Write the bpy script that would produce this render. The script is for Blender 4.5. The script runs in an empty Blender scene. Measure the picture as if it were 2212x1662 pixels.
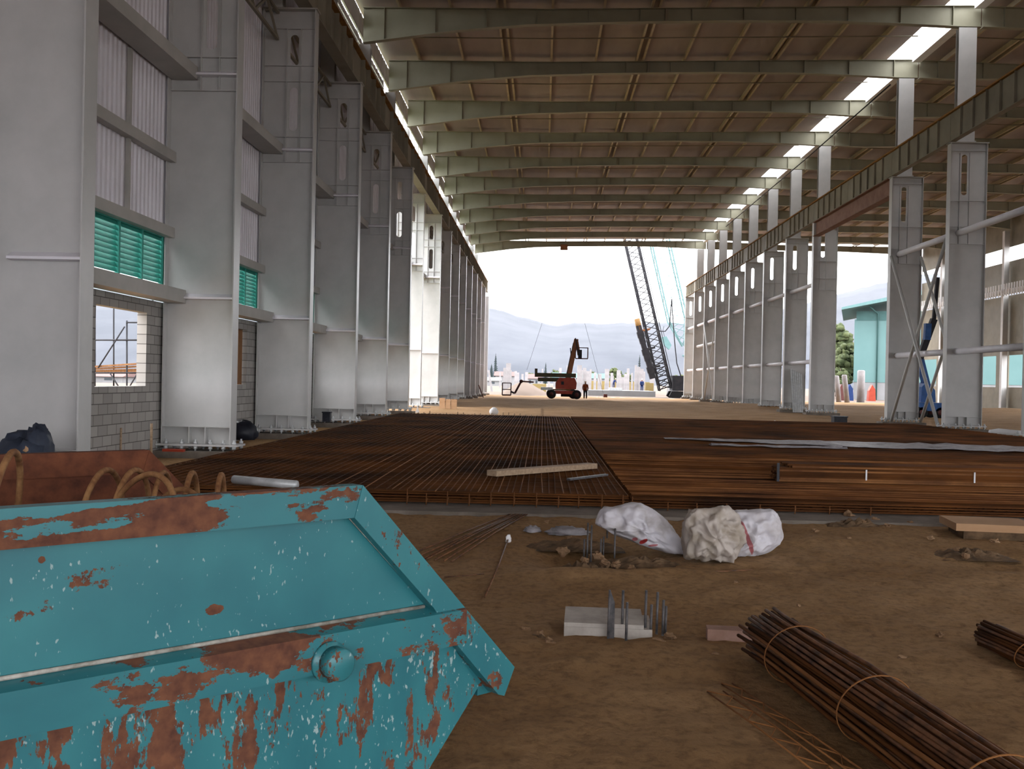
import bpy, math, random
from mathutils import Vector, Matrix, noise
random.seed(7)
sc = bpy.context.scene
C = sc.collection
# ---------------------------------------------------------------- camera
FPX = 2150.0
CAMZ = 1.61
cam_d = bpy.data.cameras.new('camera'); cam = bpy.data.objects.new('camera', cam_d); C.objects.link(cam)
cam_d.sensor_width = 36.0; cam_d.lens = FPX / 2212 * 36; cam_d.clip_start = 0.05; cam_d.clip_end = 6000
YAW = math.atan(66 / FPX); PITCH = -math.atan(9.4 / FPX); ROLL = 0.021
cam_m = Matrix.Translation((0, 0, CAMZ)) @ Matrix.Rotation(YAW, 4, 'Z') @ Matrix.Rotation(math.pi / 2 + PITCH, 4, 'X') @ Matrix.Rotation(ROLL, 4, 'Z')
cam.matrix_world = cam_m
sc.camera = cam
CR = cam_m.to_3x3()
def ray(px, py): return CR @ Vector(((px - 1106) / FPX, (831 - py) / FPX, -1.0))
def G(px, py, z=-0.2):            # point of the level z seen at a spot of the photograph
    d = ray(px, py); t = (z - CAMZ) / d.z
    return Vector((d.x * t, d.y * t, z))
def P(px, py, Y):                 # point at distance Y down the hall
    d = ray(px, py); t = Y / d.y
    return Vector((d.x * t, Y, CAMZ + d.z * t))
# ---------------------------------------------------------------- light
sc.view_settings.view_transform = 'Standard'; sc.view_settings.look = 'None'
sc.view_settings.gamma = 1.0; sc.view_settings.use_curve_mapping = False
sc.view_settings.exposure = 3.15
sc.cycles.max_bounces = 9; sc.cycles.diffuse_bounces = 6; sc.cycles.glossy_bounces = 3
sc.cycles.sample_clamp_indirect = 4.0
sc.cycles.use_denoising = True
w = bpy.data.worlds.new('overcast_sky'); sc.world = w; w.use_nodes = True
nt = w.node_tree; nt.nodes.clear()
wo = nt.nodes.new('ShaderNodeOutputWorld'); bg = nt.nodes.new('ShaderNodeBackground')
tc = nt.nodes.new('ShaderNodeTexCoord'); sx = nt.nodes.new('ShaderNodeSeparateXYZ'); cr = nt.nodes.new('ShaderNodeValToRGB')
nt.links.new(tc.outputs['Generated'], sx.inputs[0]); nt.links.new(sx.outputs['Z'], cr.inputs[0])
cr.color_ramp.elements[0].position = 0.0; cr.color_ramp.elements[0].color = (0.80, 0.82, 0.86, 1)
cr.color_ramp.elements[1].position = 0.5; cr.color_ramp.elements[1].color = (1.0, 1.0, 1.02, 1)
nt.links.new(cr.outputs[0], bg.inputs[0]); bg.inputs[1].default_value = 0.9
nt.links.new(bg.outputs[0], wo.inputs[0])

# ---------------------------------------------------------------- materials
def newmat(name):
    m = bpy.data.materials.new(name); m.use_nodes = True
    return m, m.node_tree, m.node_tree.nodes['Principled BSDF']
def N(t, typ, **kw):
    n = t.nodes.new(typ)
    for k, v in kw.items():
        if k in n.inputs: n.inputs[k].default_value = v
        else: setattr(n, k, v)
    return n
def noisy(name, c1, c2, scale=4, rough=0.7, metal=0.0, detail=6, bump=0.0, stretch=(1, 1, 1), lo=0.35, hi=0.65, spec=0.3):
    m, t, b = newmat(name)
    tc = N(t, 'ShaderNodeTexCoord'); mp = N(t, 'ShaderNodeMapping'); mp.inputs['Scale'].default_value = stretch
    nz = N(t, 'ShaderNodeTexNoise', Scale=scale, Detail=detail, Roughness=0.6)
    rp = N(t, 'ShaderNodeValToRGB')
    rp.color_ramp.elements[0].position = lo; rp.color_ramp.elements[0].color = (*c1, 1)
    rp.color_ramp.elements[1].position = hi; rp.color_ramp.elements[1].color = (*c2, 1)
    t.links.new(tc.outputs['Object'], mp.inputs[0]); t.links.new(mp.outputs[0], nz.inputs['Vector'])
    t.links.new(nz.outputs['Fac'], rp.inputs[0]); t.links.new(rp.outputs[0], b.inputs['Base Color'])
    b.inputs['Roughness'].default_value = rough; b.inputs['Metallic'].default_value = metal
    b.inputs['Specular IOR Level'].default_value = spec
    if bump:
        bp = N(t, 'ShaderNodeBump', Strength=bump, Distance=0.03)
        t.links.new(nz.outputs['Fac'], bp.inputs['Height']); t.links.new(bp.outputs[0], b.inputs['Normal'])
    return m
def flat(name, c, rough=0.6, metal=0.0):
    d = tuple(v * 0.85 for v in c)
    return noisy(name, d, c, 3.0, rough, metal)
M = {}
M['column'] = noisy('column_paint', (0.43, 0.43, 0.42), (0.52, 0.51, 0.50), 0.8, 0.38, spec=0.5)
M['steel'] = noisy('grey_steel_paint', (0.37, 0.36, 0.33), (0.45, 0.43, 0.40), 1.0, 0.5)
M['rafter'] = noisy('rafter_paint', (0.265, 0.255, 0.185), (0.325, 0.315, 0.235), 0.6, 0.55)
M['crane_beam'] = noisy('crane_beam_paint', (0.20, 0.175, 0.13), (0.27, 0.24, 0.18), 0.8, 0.6)
M['ochre'] = noisy('ochre_primer', (0.22, 0.10, 0.02), (0.33, 0.17, 0.04), 3, 0.7)
M['redprimer'] = noisy('red_primer', (0.20, 0.10, 0.07), (0.27, 0.15, 0.11), 2, 0.7)
M['purlin'] = noisy('purlin_galv', (0.46, 0.38, 0.25), (0.56, 0.47, 0.33), 2, 0.45)
M['roof'] = noisy('roof_liner', (0.29, 0.245, 0.23), (0.40, 0.34, 0.32), 0.5, 0.6, stretch=(1, 0.2, 1))
M['sheet'] = noisy('wall_sheeting', (0.66, 0.64, 0.68), (0.74, 0.72, 0.77), 1, 0.45)
M['teal'] = noisy('teal_louvre', (0.03, 0.26, 0.21), (0.06, 0.34, 0.28), 5, 0.4)
M['galv'] = noisy('galvanised', (0.45, 0.47, 0.48), (0.6, 0.62, 0.63), 6, 0.4, 0.3)
M['rebar'] = noisy('rebar_rust', (0.025, 0.009, 0.003), (0.13, 0.045, 0.010), 1.3, 0.85, stretch=(0.35, 0.35, 1), spec=0.15)
M['rebar_long'] = noisy('rebar_rust_light', (0.08, 0.03, 0.012), (0.26, 0.11, 0.035), 1.0, 0.8, stretch=(1, 0.6, 1), spec=0.2)
M['rebar_dark'] = noisy('rebar_dark', (0.05, 0.022, 0.012), (0.20, 0.085, 0.035), 9, 0.6, stretch=(1, 1, 1), spec=0.35)
M['dowel'] = noisy('dark_dowel', (0.05, 0.05, 0.055), (0.12, 0.11, 0.11), 20, 0.5, 0.3)
M['rust'] = noisy('rust_orange', (0.16, 0.065, 0.025), (0.33, 0.17, 0.07), 14, 0.85, bump=0.3)
M['rustplate'] = noisy('rust_plate', (0.055, 0.015, 0.008), (0.15, 0.048, 0.020), 7, 0.85, bump=0.3, detail=9)
M['timber'] = noisy('pale_timber', (0.28, 0.19, 0.12), (0.42, 0.30, 0.20), 3, 0.8, stretch=(1, 8, 8))
M['timber_orange'] = noisy('orange_timber', (0.17, 0.075, 0.03), (0.26, 0.13, 0.055), 3, 0.8, stretch=(8, 8, 1))
M['concrete'] = noisy('concrete', (0.30, 0.27, 0.24), (0.45, 0.41, 0.37), 5, 0.9, bump=0.2)
M['blinding'] = noisy('grey_concrete_edge', (0.13, 0.11, 0.09), (0.20, 0.17, 0.145), 3, 0.95, bump=0.3)
M['rock'] = noisy('clay_rock', (0.16, 0.09, 0.045), (0.30, 0.19, 0.11), 9, 0.95, bump=0.5)
M['black'] = noisy('black_plastic', (0.008, 0.009, 0.014), (0.02, 0.022, 0.032), 4, 0.45)
M['navy'] = noisy('navy_sheet', (0.015, 0.02, 0.035), (0.035, 0.045, 0.07), 4, 0.6)
M['tyre'] = flat('tyre_rubber', (0.008, 0.008, 0.009), 0.8)
M['orange'] = noisy('orange_red_paint', (0.22, 0.022, 0.008), (0.30, 0.036, 0.012), 2, 0.5)
M['boomorange'] = noisy('boom_orange', (0.17, 0.06, 0.02), (0.23, 0.085, 0.028), 2, 0.5)
M['olive'] = noisy('olive_boom', (0.045, 0.036, 0.016), (0.07, 0.055, 0.025), 2, 0.6)
M['amber'] = noisy('amber_paint', (0.17, 0.085, 0.02), (0.23, 0.12, 0.03), 2, 0.6)
M['darkred'] = noisy('dark_red_paint', (0.055, 0.015, 0.014), (0.085, 0.022, 0.018), 2, 0.6)
M['darksteel'] = noisy('dark_steel', (0.010, 0.010, 0.014), (0.022, 0.021, 0.026), 2, 0.6)
M['cyanboom'] = noisy('cyan_boom', (0.085, 0.16, 0.165), (0.10, 0.19, 0.19), 2, 0.6)
M['cyanwall'] = noisy('cyan_cladding', (0.085, 0.165, 0.165), (0.095, 0.18, 0.18), 0.3, 0.6)
M['cyantrim'] = noisy('teal_trim', (0.035, 0.09, 0.088), (0.045, 0.11, 0.108), 1, 0.6)
M['white'] = noisy('white_paint', (0.72, 0.72, 0.74), (0.8, 0.8, 0.8), 2, 0.7)
M['whiteout'] = noisy('dimmed_white', (0.17, 0.17, 0.175), (0.21, 0.21, 0.215), 0.5, 0.8)  # outdoor white, darkened so it does not wash out at this exposure
M['postwhite'] = noisy('pale_concrete_post', (0.19, 0.18, 0.185), (0.26, 0.245, 0.25), 1, 0.8)
M['yellow'] = noisy('yellow_form', (0.16, 0.115, 0.04), (0.20, 0.15, 0.06), 0.5, 0.8)
M['blue'] = noisy('blue_paint', (0.008, 0.05, 0.17), (0.02, 0.09, 0.28), 2, 0.5)
M['cloth_blue'] = flat('blue_overall', (0.012, 0.03, 0.11), 0.9)
M['cloth_orange'] = flat('orange_vest', (0.22, 0.05, 0.015), 0.9)
M['skin'] = flat('skin', (0.25, 0.13, 0.08), 0.7)
M['terracotta'] = flat('terracotta_roof', (0.14, 0.085, 0.08), 0.9)
M['glass'] = flat('dark_glass', (0.04, 0.05, 0.06), 0.15)
M['card'] = noisy('tan_timber_panel', (0.33, 0.19, 0.10), (0.42, 0.26, 0.15), 1, 0.9, stretch=(1, 1, 3))
M['trunk'] = flat('bark', (0.06, 0.045, 0.03), 0.9)
M['pine'] = noisy('pine_needles', (0.020, 0.032, 0.034), (0.035, 0.048, 0.05), 0.8, 0.9)
M['leaf'] = noisy('leafage', (0.028, 0.042, 0.018), (0.075, 0.088, 0.035), 0.6, 0.9)
M['hill'] = noisy('hazy_forest_hill', (0.042, 0.047, 0.060), (0.070, 0.075, 0.090), 0.012, 1.0, detail=10, spec=0.0)  # bluish grey base colour carries part of the distance haze
M['grass'] = noisy('grass', (0.075, 0.105, 0.035), (0.11, 0.135, 0.05), 0.2, 1.0)
M['sand'] = noisy('pale_sand', (0.095, 0.068, 0.050), (0.135, 0.10, 0.080), 0.08, 1.0)
M['mud'] = noisy('dark_mud', (0.05, 0.03, 0.015), (0.14, 0.085, 0.045), 6, 0.9, bump=0.6)
M['plastic'] = noisy('grey_plastic', (0.16, 0.15, 0.16), (0.34, 0.32, 0.34), 5, 0.45, bump=0.4)
M['pink'] = noisy('pink_board', (0.24, 0.14, 0.10), (0.33, 0.20, 0.16), 6, 0.9)
M['zip'] = noisy('dark_band', (0.02, 0.015, 0.01), (0.05, 0.03, 0.02), 6, 0.9)

def ground_mat():
    m, t, b = newmat('site_dirt')
    tc = N(t, 'ShaderNodeTexCoord')
    n1 = N(t, 'ShaderNodeTexNoise', Scale=0.5, Detail=8, Roughness=0.6)
    n2 = N(t, 'ShaderNodeTexNoise', Scale=14, Detail=6, Roughness=0.7)
    n3 = N(t, 'ShaderNodeTexVoronoi', Scale=9)
    for n in (n1, n2, n3): t.links.new(tc.outputs['Object'], n.inputs['Vector'])
    r1 = N(t, 'ShaderNodeValToRGB')
    r1.color_ramp.elements[0].position = 0.35; r1.color_ramp.elements[0].color = (0.225, 0.130, 0.058, 1)
    r1.color_ramp.elements[1].position = 0.68; r1.color_ramp.elements[1].color = (0.315, 0.200, 0.105, 1)
    t.links.new(n1.outputs['Fac'], r1.inputs[0])
    r2 = N(t, 'ShaderNodeValToRGB')
    r2.color_ramp.elements[0].position = 0.28; r2.color_ramp.elements[0].color = (0.55, 0.52, 0.5, 1)
    r2.color_ramp.elements[1].position = 0.55; r2.color_ramp.elements[1].color = (1.08, 1.05, 1.0, 1)
    t.links.new(n2.outputs['Fac'], r2.inputs[0])
    mx = N(t, 'ShaderNodeMix', data_type='RGBA', blend_type='MULTIPLY'); mx.inputs[0].default_value = 1.0
    t.links.new(r1.outputs[0], mx.inputs[6]); t.links.new(r2.outputs[0], mx.inputs[7])
    t.links.new(mx.outputs[2], b.inputs['Base Color']); b.inputs['Roughness'].default_value = 0.95
    b.inputs['Specular IOR Level'].default_value = 0.15
    bp = N(t, 'ShaderNodeBump', Strength=0.7, Distance=0.03); t.links.new(n2.outputs['Fac'], bp.inputs['Height'])
    t.links.new(bp.outputs[0], b.inputs['Normal'])
    return m
M['dirt'] = ground_mat()
def block_mat():
    m, t, b = newmat('block_wall')
    tc = N(t, 'ShaderNodeTexCoord'); s = N(t, 'ShaderNodeSeparateXYZ'); c = N(t, 'ShaderNodeCombineXYZ')
    t.links.new(tc.outputs['Object'], s.inputs[0]); t.links.new(s.outputs['Y'], c.inputs[0]); t.links.new(s.outputs['Z'], c.inputs[1])
    br = N(t, 'ShaderNodeTexBrick'); br.inputs['Scale'].default_value = 1.0
    br.inputs['Brick Width'].default_value = 0.4; br.inputs['Row Height'].default_value = 0.2
    br.inputs['Mortar Size'].default_value = 0.009; br.inputs['Mortar Smooth'].default_value = 0.3
    br.inputs['Color1'].default_value = (0.27, 0.255, 0.24, 1); br.inputs['Color2'].default_value = (0.36, 0.34, 0.32, 1)
    br.inputs['Mortar'].default_value = (0.10, 0.09, 0.085, 1)
    t.links.new(c.outputs[0], br.inputs['Vector']); t.links.new(br.outputs['Color'], b.inputs['Base Color'])
    b.inputs['Roughness'].default_value = 0.9
    bp = N(t, 'ShaderNodeBump', Strength=0.6, Distance=0.01); bp.invert = True
    t.links.new(br.outputs['Fac'], bp.inputs['Height']); t.links.new(bp.outputs[0], b.inputs['Normal'])
    return m
M['block'] = block_mat()

# ---------------------------------------------------------------- mesh helper
class MB:
    def __init__(s): s.v = []; s.f = []; s.smooth = []
    def add(s, vs, fs, smooth=False):
        o = len(s.v); s.v += [tuple(v) for v in vs]; s.f += [tuple(i + o for i in f) for f in fs]; s.smooth += [smooth] * len(fs); return s
    def box(s, x0, x1, y0, y1, z0, z1):
        vs = [(x, y, z) for z in (z0, z1) for x, y in ((x0, y0), (x1, y0), (x1, y1), (x0, y1))]
        return s.add(vs, [(3, 2, 1, 0), (4, 5, 6, 7), (0, 1, 5, 4), (1, 2, 6, 5), (2, 3, 7, 6), (3, 0, 4, 7)])
    def bar(s, p, q, w, h=None, up=(0, 0, 1)):
        p = Vector(p); q = Vector(q); h = h or w; d = (q - p).normalized(); up = Vector(up)
        if abs(d.dot(up)) > 0.98: up = Vector((0, 1, 0))
        a = d.cross(up).normalized() * w / 2; b = a.cross(d).normalized() * h / 2
        vs = [c + i * a + j * b for c in (p, q) for i, j in ((-1, -1), (1, -1), (1, 1), (-1, 1))]
        return s.add(vs, [(0, 1, 2, 3), (7, 6, 5, 4), (4, 5, 1, 0), (5, 6, 2, 1), (6, 7, 3, 2), (7, 4, 0, 3)])
    def tube(s, pts, r, n=8, closed=False, caps=True):
        pts = [Vector(p) for p in pts]; m = len(pts); rs = r if isinstance(r, (list, tuple)) else [r] * m
        vs = []; up = None
        for i, p in enumerate(pts):
            a = pts[(i - 1) % m] if (closed or i > 0) else p; b = pts[(i + 1) % m] if (closed or i < m - 1) else p
            d = (b - a).normalized()
            if up is None: up = Vector((0, 0, 1)) if abs(d.z) < 0.9 else Vector((1, 0, 0))
            u = d.cross(up).normalized(); v = u.cross(d).normalized(); up = v
            for k in range(n):
                t = 2 * math.pi * k / n; vs.append(p + (u * math.cos(t) + v * math.sin(t)) * rs[i])
        fs = []
        for i in range(m if closed else m - 1):
            j = (i + 1) % m
            for k in range(n): fs.append((i * n + k, i * n + (k + 1) % n, j * n + (k + 1) % n, j * n + k))
        if caps and not closed: fs += [tuple(range(n - 1, -1, -1)), tuple((m - 1) * n + k for k in range(n))]
        return s.add(vs, fs, n > 5)
    def prism(s, poly, off):
        off = Vector(off); n = len(poly); a = [Vector(p) for p in poly]
        fs = [tuple(range(n)), tuple(range(2 * n - 1, n - 1, -1))] + [(i, i + n, (i + 1) % n + n, (i + 1) % n) for i in range(n)]
        return s.add(a + [p + off for p in a], fs)
    def ball(s, c, r, n=10, m=6, sc=(1, 1, 1), nz=0.0, sd=0):
        vs = [(0, 0, 1)]; 
        for i in range(1, m):
            for k in range(n):
                t = math.pi * i / m; p = 2 * math.pi * k / n; vs.append((math.sin(t) * math.cos(p), math.sin(t) * math.sin(p), math.cos(t)))
        vs.append((0, 0, -1)); out = []
        for v in vs:
            v = Vector(v); k = 1 + nz * noise.noise(v * 1.7 + Vector((sd, sd * 2.1, 0)))
            out.append((c[0] + v.x * r * sc[0] * k, c[1] + v.y * r * sc[1] * k, c[2] + v.z * r * sc[2] * k))
        fs = [(0, 1 + k, 1 + (k + 1) % n) for k in range(n)]
        for i in range(m - 2):
            for k in range(n):
                a = 1 + i * n; fs.append((a + k, a + n + k, a + n + (k + 1) % n, a + (k + 1) % n))
        L = len(out) - 1; a = 1 + (m - 2) * n; fs += [(a + k, L, a + (k + 1) % n) for k in range(n)]
        return s.add(out, fs, True)
    def xf(s, mat): s.v = [tuple(mat @ Vector(v)) for v in s.v]; return s
    def build(s, name, mat, parent=None, loc=(0, 0, 0), rz=0.0):
        me = bpy.data.meshes.new(name); me.from_pydata(s.v, [], s.f)
        me.polygons.foreach_set('use_smooth', s.smooth)
        if mat: me.materials.append(mat if not isinstance(mat, str) else M[mat])
        me.update()
        o = bpy.data.objects.new(name, me); C.objects.link(o); o.location = loc; o.rotation_euler = (0, 0, rz)
        if parent: o.parent = parent
        return o
def tag(o, label=None, cat=None, group=None, kind=None):
    if label: o['label'] = label
    if cat: o['category'] = cat
    if group: o['group'] = group
    if kind: o['kind'] = kind
    return o
def thing(name, label, cat, loc=(0, 0, 0), rz=0.0, group=None):
    o = bpy.data.objects.new(name, None); C.objects.link(o); o.location = loc; o.rotation_euler = (0, 0, rz)
    o.empty_display_size = 0.2
    return tag(o, label, cat, group)
def copy_tree(o, parent=None):
    c = o.copy(); C.objects.link(c); c.parent = parent
    for ch in [x for x in KIDS.get(o.name, o.children)]: copy_tree(ch, c)
    return c
KIDS = {}
def dup(root, loc, rz=0.0, label=None, group=None):
    c = root.copy(); C.objects.link(c); c.location = loc; c.rotation_euler = (0, 0, rz)
    if label: c['label'] = label
    if group: c['group'] = group
    for ch in list(root.children):
        k = ch.copy(); C.objects.link(k); k.parent = c
        for g in list(ch.children):
            q = g.copy(); C.objects.link(q); q.parent = k
    return c
def struct(o): o['kind'] = 'structure'; return o
ORD = ['nearest', 'second', 'third', 'fourth', 'fifth', 'sixth', 'seventh', 'eighth', 'ninth', 'tenth', 'eleventh', 'twelfth', 'thirteenth', 'fourteenth', 'fifteenth', 'sixteenth', 'seventeenth', 'eighteenth', 'nineteenth', 'twentieth', 'twenty-first', 'twenty-second', 'twenty-third', 'twenty-fourth', 'twenty-fifth']
BAY = 7.0
def NY(n): return BAY * (n + 0.04)          # distance of grid line n

# ================================================================ building shell
# ground inside and outside
def gz(x, y):
    z = -0.2 + 0.02 * noise.noise(Vector((x * 0.8, y * 0.8, 0))) + 0.015 * noise.noise(Vector((x * 3, y * 3, 5)))
    if y < 13.3: z += 0.022 * noise.noise(Vector((x * 7, y * 7, 1)))
    if 46 < y < 118:
        k = min(1, (y - 46) / 12) * min(1, (118 - y) / 20)
        z += k * 0.16 * noise.noise(Vector((x * 0.25, y * 0.12, 3)))
        r = math.exp(-((y - 80 - 0.35 * (x - 2) * 0.2) / 5) ** 2)
        z += r * (0.33 + 0.12 * noise.noise(Vector((x * 0.5, 2, 3))))
        z += math.exp(-((y - 58) / 6) ** 2) * 0.12 * (1 if x < 0 else 0.3)
    # pit around the starter bars and the spoil beside it
    def bump(cx, cy, rx, ry, h):
        return h * math.exp(-(((x - cx) / rx) ** 2 + ((y - cy) / ry) ** 2))
    z += bump(0.55, 10.3, 0.55, 0.6, -0.16) + bump(0.35, 9.3, 0.5, 0.22, 0.07) + bump(1.1, 9.5, 0.6, 0.2, 0.05)
    z += bump(4.9, 10.6, 0.5, 0.4, -0.10) + bump(4.6, 9.8, 0.6, 0.3, 0.05) + bump(3.2, 11.6, 0.8, 0.5, 0.06)
    z += bump(0.75, 6.6, 0.9, 0.35, 0.03)
    if 14.2 < y < 45: z = min(z, -0.19)
    return z
def grid_floor(xs, ys, fz):
    vs = [(x, y, fz(x, y)) for y in ys for x in xs]; n = len(xs)
    fs = [(j * n + i, j * n + i + 1, (j + 1) * n + i + 1, (j + 1) * n + i) for j in range(len(ys) - 1) for i in range(n - 1)]
    m = MB(); m.add(vs, fs, True); return m
def rng(a, b, s):
    n = max(1, round((b - a) / s)); return [a + (b - a) * i / n for i in range(n)]
xs = rng(-14, -3, 1.0) + rng(-3, 7, 0.085) + rng(7, 20, 0.5) + rng(20, 44, 2.0) + [44]
ys = rng(-12, 3, 1.0) + rng(3, 13.6, 0.085) + rng(13.6, 46, 1.2) + rng(46, 120, 1.0) + [120]
struct(grid_floor(xs, ys, gz).build('floor', 'dirt'))
def gout(x, y):
    return -0.22 if y < 900 else -0.22
o = MB()
for (x0, x1, y0, y1, mt) in ((-900, 1200, 120, 1500, 'sand'), (-900, -14, -60, 120, 'grass'), (44, 1200, -60, 120, 'sand'), (-14, 44, -60, -12, 'sand')):
    struct(MB().add([(x0, y0, -0.2), (x1, y0, -0.2), (x1, y1, -0.2), (x0, y1, -0.2)], [(0, 1, 2, 3)]).build('ground', mt))
# concrete edge under the near rim of the mats
o = MB().box(-7.5, 19.0, 13.25, 14.35, -0.4, -0.165).build('concrete_kerb', 'blinding'); struct(o)

# columns ---------------------------------------------------------
def plate_holes(m, x0, x1, z0, z1, y0, y1, holes):
    zs = z0
    for (hx0, hx1, hz0, hz1) in holes:
        m.box(x0, x1, y0, y1, zs, hz0); m.box(x0, hx0, y0, y1, hz0, hz1); m.box(hx1, x1, y0, y1, hz0, hz1)
        r = (hx1 - hx0) / 2; cx = (hx0 + hx1) / 2          # rounded ends
        for s_, ze in ((1, hz0), (-1, hz1)):
            for sd in (-1, 1):
                arc = [(cx + sd * r * math.cos(t), y0, ze + s_ * (r - r * math.sin(t))) for t in [math.pi / 2 * k / 5 for k in range(6)]]
                poly = [(cx + sd * r, y0, ze)] + arc
                if len(poly) > 2: m.prism(poly, (0, y1 - y0, 0))
        zs = hz1
    m.box(x0, x1, y0, y1, zs, z1)
ZB = 12.05      # underside of the crane beams
def make_column(label, strut, ux0=-0.73, ux1=-0.18, ztop=15.75, ZB=12.05, slots=((8.6, 9.85), (10.45, 11.35)), stz=(7.7, 8.42, 10.0, 10.45, 11.5)):
    t = thing('steel_column', label, 'column')
    w_ = MB(); plate_holes(w_, -0.73, 0.73, 0.10, ZB - 0.04, -0.015, 0.015, [(0.0, 0.24, za, zb) for za, zb in slots])
    w_.build('web', 'column', t)
    MB().box(0.73, 0.755, -0.2, 0.2, 0.10, ZB - 0.04).build('inner_flange', 'column', t)
    MB().box(-0.755, -0.73, -0.2, 0.2, 0.10, ZB - 0.04).build('outer_flange', 'column', t)
    MB().box(-0.8, 0.8, -0.22, 0.22, ZB - 0.04, ZB).build('cap_plate', 'steel', t)
    for z in stz:
        b = MB(); b.box(-0.73, 0.73, -0.10, -0.015, z - 0.01, z + 0.01); b.box(-0.73, 0.73, 0.015, 0.10, z - 0.01, z + 0.01); b.build('stiffener', 'column', t)
    for x in (-0.08, 0.32):
        b = MB(); b.box(x - 0.01, x + 0.01, -0.09, -0.015, 7.71, 11.5); b.box(x - 0.01, x + 0.01, 0.015, 0.09, 7.71, 11.5); b.build('vertical_stiffener', 'column', t)
    b = MB(); b.box(-0.73, 0.73, -0.19, -0.015, 0.46, 0.475); b.box(-0.73, 0.73, 0.015, 0.19, 0.46, 0.475); b.build('base_stiffener', 'column', t)
    for x in (-0.15, 0.2):
        b = MB(); b.box(x - 0.01, x + 0.01, -0.19, -0.015, 0.11, 0.46); b.box(x - 0.01, x + 0.01, 0.015, 0.19, 0.11, 0.46); b.build('gusset', 'column', t)
    MB().box(-0.93, 0.93, -0.3, 0.3, 0.06, 0.10).build('base_plate', 'column', t)
    for x in (-0.85, 0.85, -0.62, 0.62, -0.28, 0.02, 0.34):
        b = MB()
        for y in (-0.25, 0.25):
            b.tube([(x, y, -0.05), (x, y, 0.2)], 0.022, 6); b.tube([(x, y, 0.10), (x, y, 0.15)], 0.045, 6); b.tube([(x, y, 0.0), (x, y, 0.055)], 0.045, 6)
        b.build('anchor_bolt', 'galv', t)
    s_ = 1
    b = MB(); b.box(ux0, ux1, -0.25, 0.25, ZB, ZB + 0.05); b.box(ux0 + 0.03, ux1 - 0.03, -0.16, -0.14, ZB + 0.05, ztop); b.box(ux0 + 0.03, ux1 - 0.03, 0.14, 0.16, ZB + 0.05, ztop); um = (ux0 + ux1) / 2; b.box(um - 0.01, um + 0.01, -0.14, 0.14, ZB + 0.05, ztop)
    b.build('upper_shaft', 'column', t)
    if strut:
        for z in (3.2, 8.0):
            MB().prism([(-0.35, -0.015, z), (-0.35, -0.19, z + 0.01), (-0.35, -0.19, z + 0.05), (-0.35, -0.015, z + 0.13)], (1.08, 0, 0)).build('ledge_strut', 'sheet', t)  # paler material than the column stands in for light on the ledge
    return t
XL = -7.40; XR = 17.58
colL = make_column('x', True)
cols = []
for k in range(2, 18):
    lab = 'pale grey steel crane column, %s from the camera in the left row' % ORD[k - 2]
    if k == 8: lab = 'bright white column in the open doorway of the left row'
    if k == 9: lab = 'daylit column just beyond the doorway in the left row'
    y = NY(k); x = XL - (0.25 if k == 8 else 0)
    if k == 2: colL.location = (x, y, 0); colL['label'] = lab; colL['group'] = 'left row of crane columns'
    elif k == 17:
        t = thing('steel_column', 'far pale column standing alone past the roof end, left row', 'column', (XL, y, 0), 0, 'left row of crane columns')
        MB().box(-0.73, 0.73, -0.015, 0.015, 0.1, 11.6).build('web', 'column', t)
        MB().box(0.73, 0.755, -0.2, 0.2, 0.1, 11.6).build('inner_flange', 'column', t)
        MB().box(-0.755, -0.73, -0.2, 0.2, 0.1, 11.6).build('outer_flange', 'column', t)
        MB().box(-0.93, 0.93, -0.3, 0.3, 0.06, 0.10).build('base_plate', 'column', t)
    else: dup(colL, (x, y, 0), 0, lab, 'left row of crane columns')
colR = make_column('x', False, -0.24, 0.56, 16.72, 11.93, ((9.75, 11.45),), (7.7, 8.42, 9.5, 11.6)); first = True
kk = 0
for k in (5, 6, 7, 9, 10, 11, 12, 13, 14, 15, 16, 17):
    lab = 'grey steel crane column, %s from the camera in the right row' % ORD[kk]; kk += 1
    if first: colR.location = (XR, NY(k), 0); colR.rotation_euler = (0, 0, math.pi); colR['label'] = lab; colR['group'] = 'right row of crane columns'; first = False
    else: dup(colR, (XR, NY(k), 0), math.pi, lab, 'right row of crane columns')
# concrete pads
for (x, ks) in ((XL, range(2, 18)), (XR, (5, 6, 7, 9, 10, 11, 12, 13, 14, 15, 16, 17))):
    for k in ks:
        o = MB().box(x - 1.05, x + 1.05, NY(k) - 0.45, NY(k) + 0.45, -0.5, -0.04).build('trim', 'blinding'); struct(o)

# crane beams -------------------------------------------------------
def crane_beam(side, k, k2, xb, label, ZB=12.05, hw=0.2):
    y0, y1 = NY(k) + 0.01, NY(k2) - 0.01
    t = thing('crane_beam', label, 'crane beam', (xb, y0, ZB), 0, 'crane beams of the %s row' % side)
    L = y1 - y0; H = 1.25
    MB().box(-0.012, 0.012, 0, L, 0.03, H - 0.03).build('web', 'crane_beam', t)
    MB().box(-hw, hw, 0, L, H - 0.03, H).build('top_flange', 'ochre', t)
    MB().box(-hw, hw, 0, L, 0, 0.03).build('bottom_flange', 'crane_beam', t)
    n = int(L / 1.0)
    for i in range(1, n):
        y = L * i / n
        b = MB(); b.box(-hw + 0.03, -0.012, y - 0.008, y + 0.008, 0.03, H - 0.03); b.box(0.012, hw - 0.03, y - 0.008, y + 0.008, 0.03, H - 0.03); b.build('stiffener', 'crane_beam', t)
    MB().box(-0.03, 0.03, 0, L, H, H + 0.10).build('rail', 'ochre', t)
    return t
XBL = -6.93; XBR = 16.86
for k in range(2, 17):
    crane_beam('left', k, k + 1, XBL, 'stiffened crane beam over the %s gap of the left column row' % ORD[k - 2])
kk = 0
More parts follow.
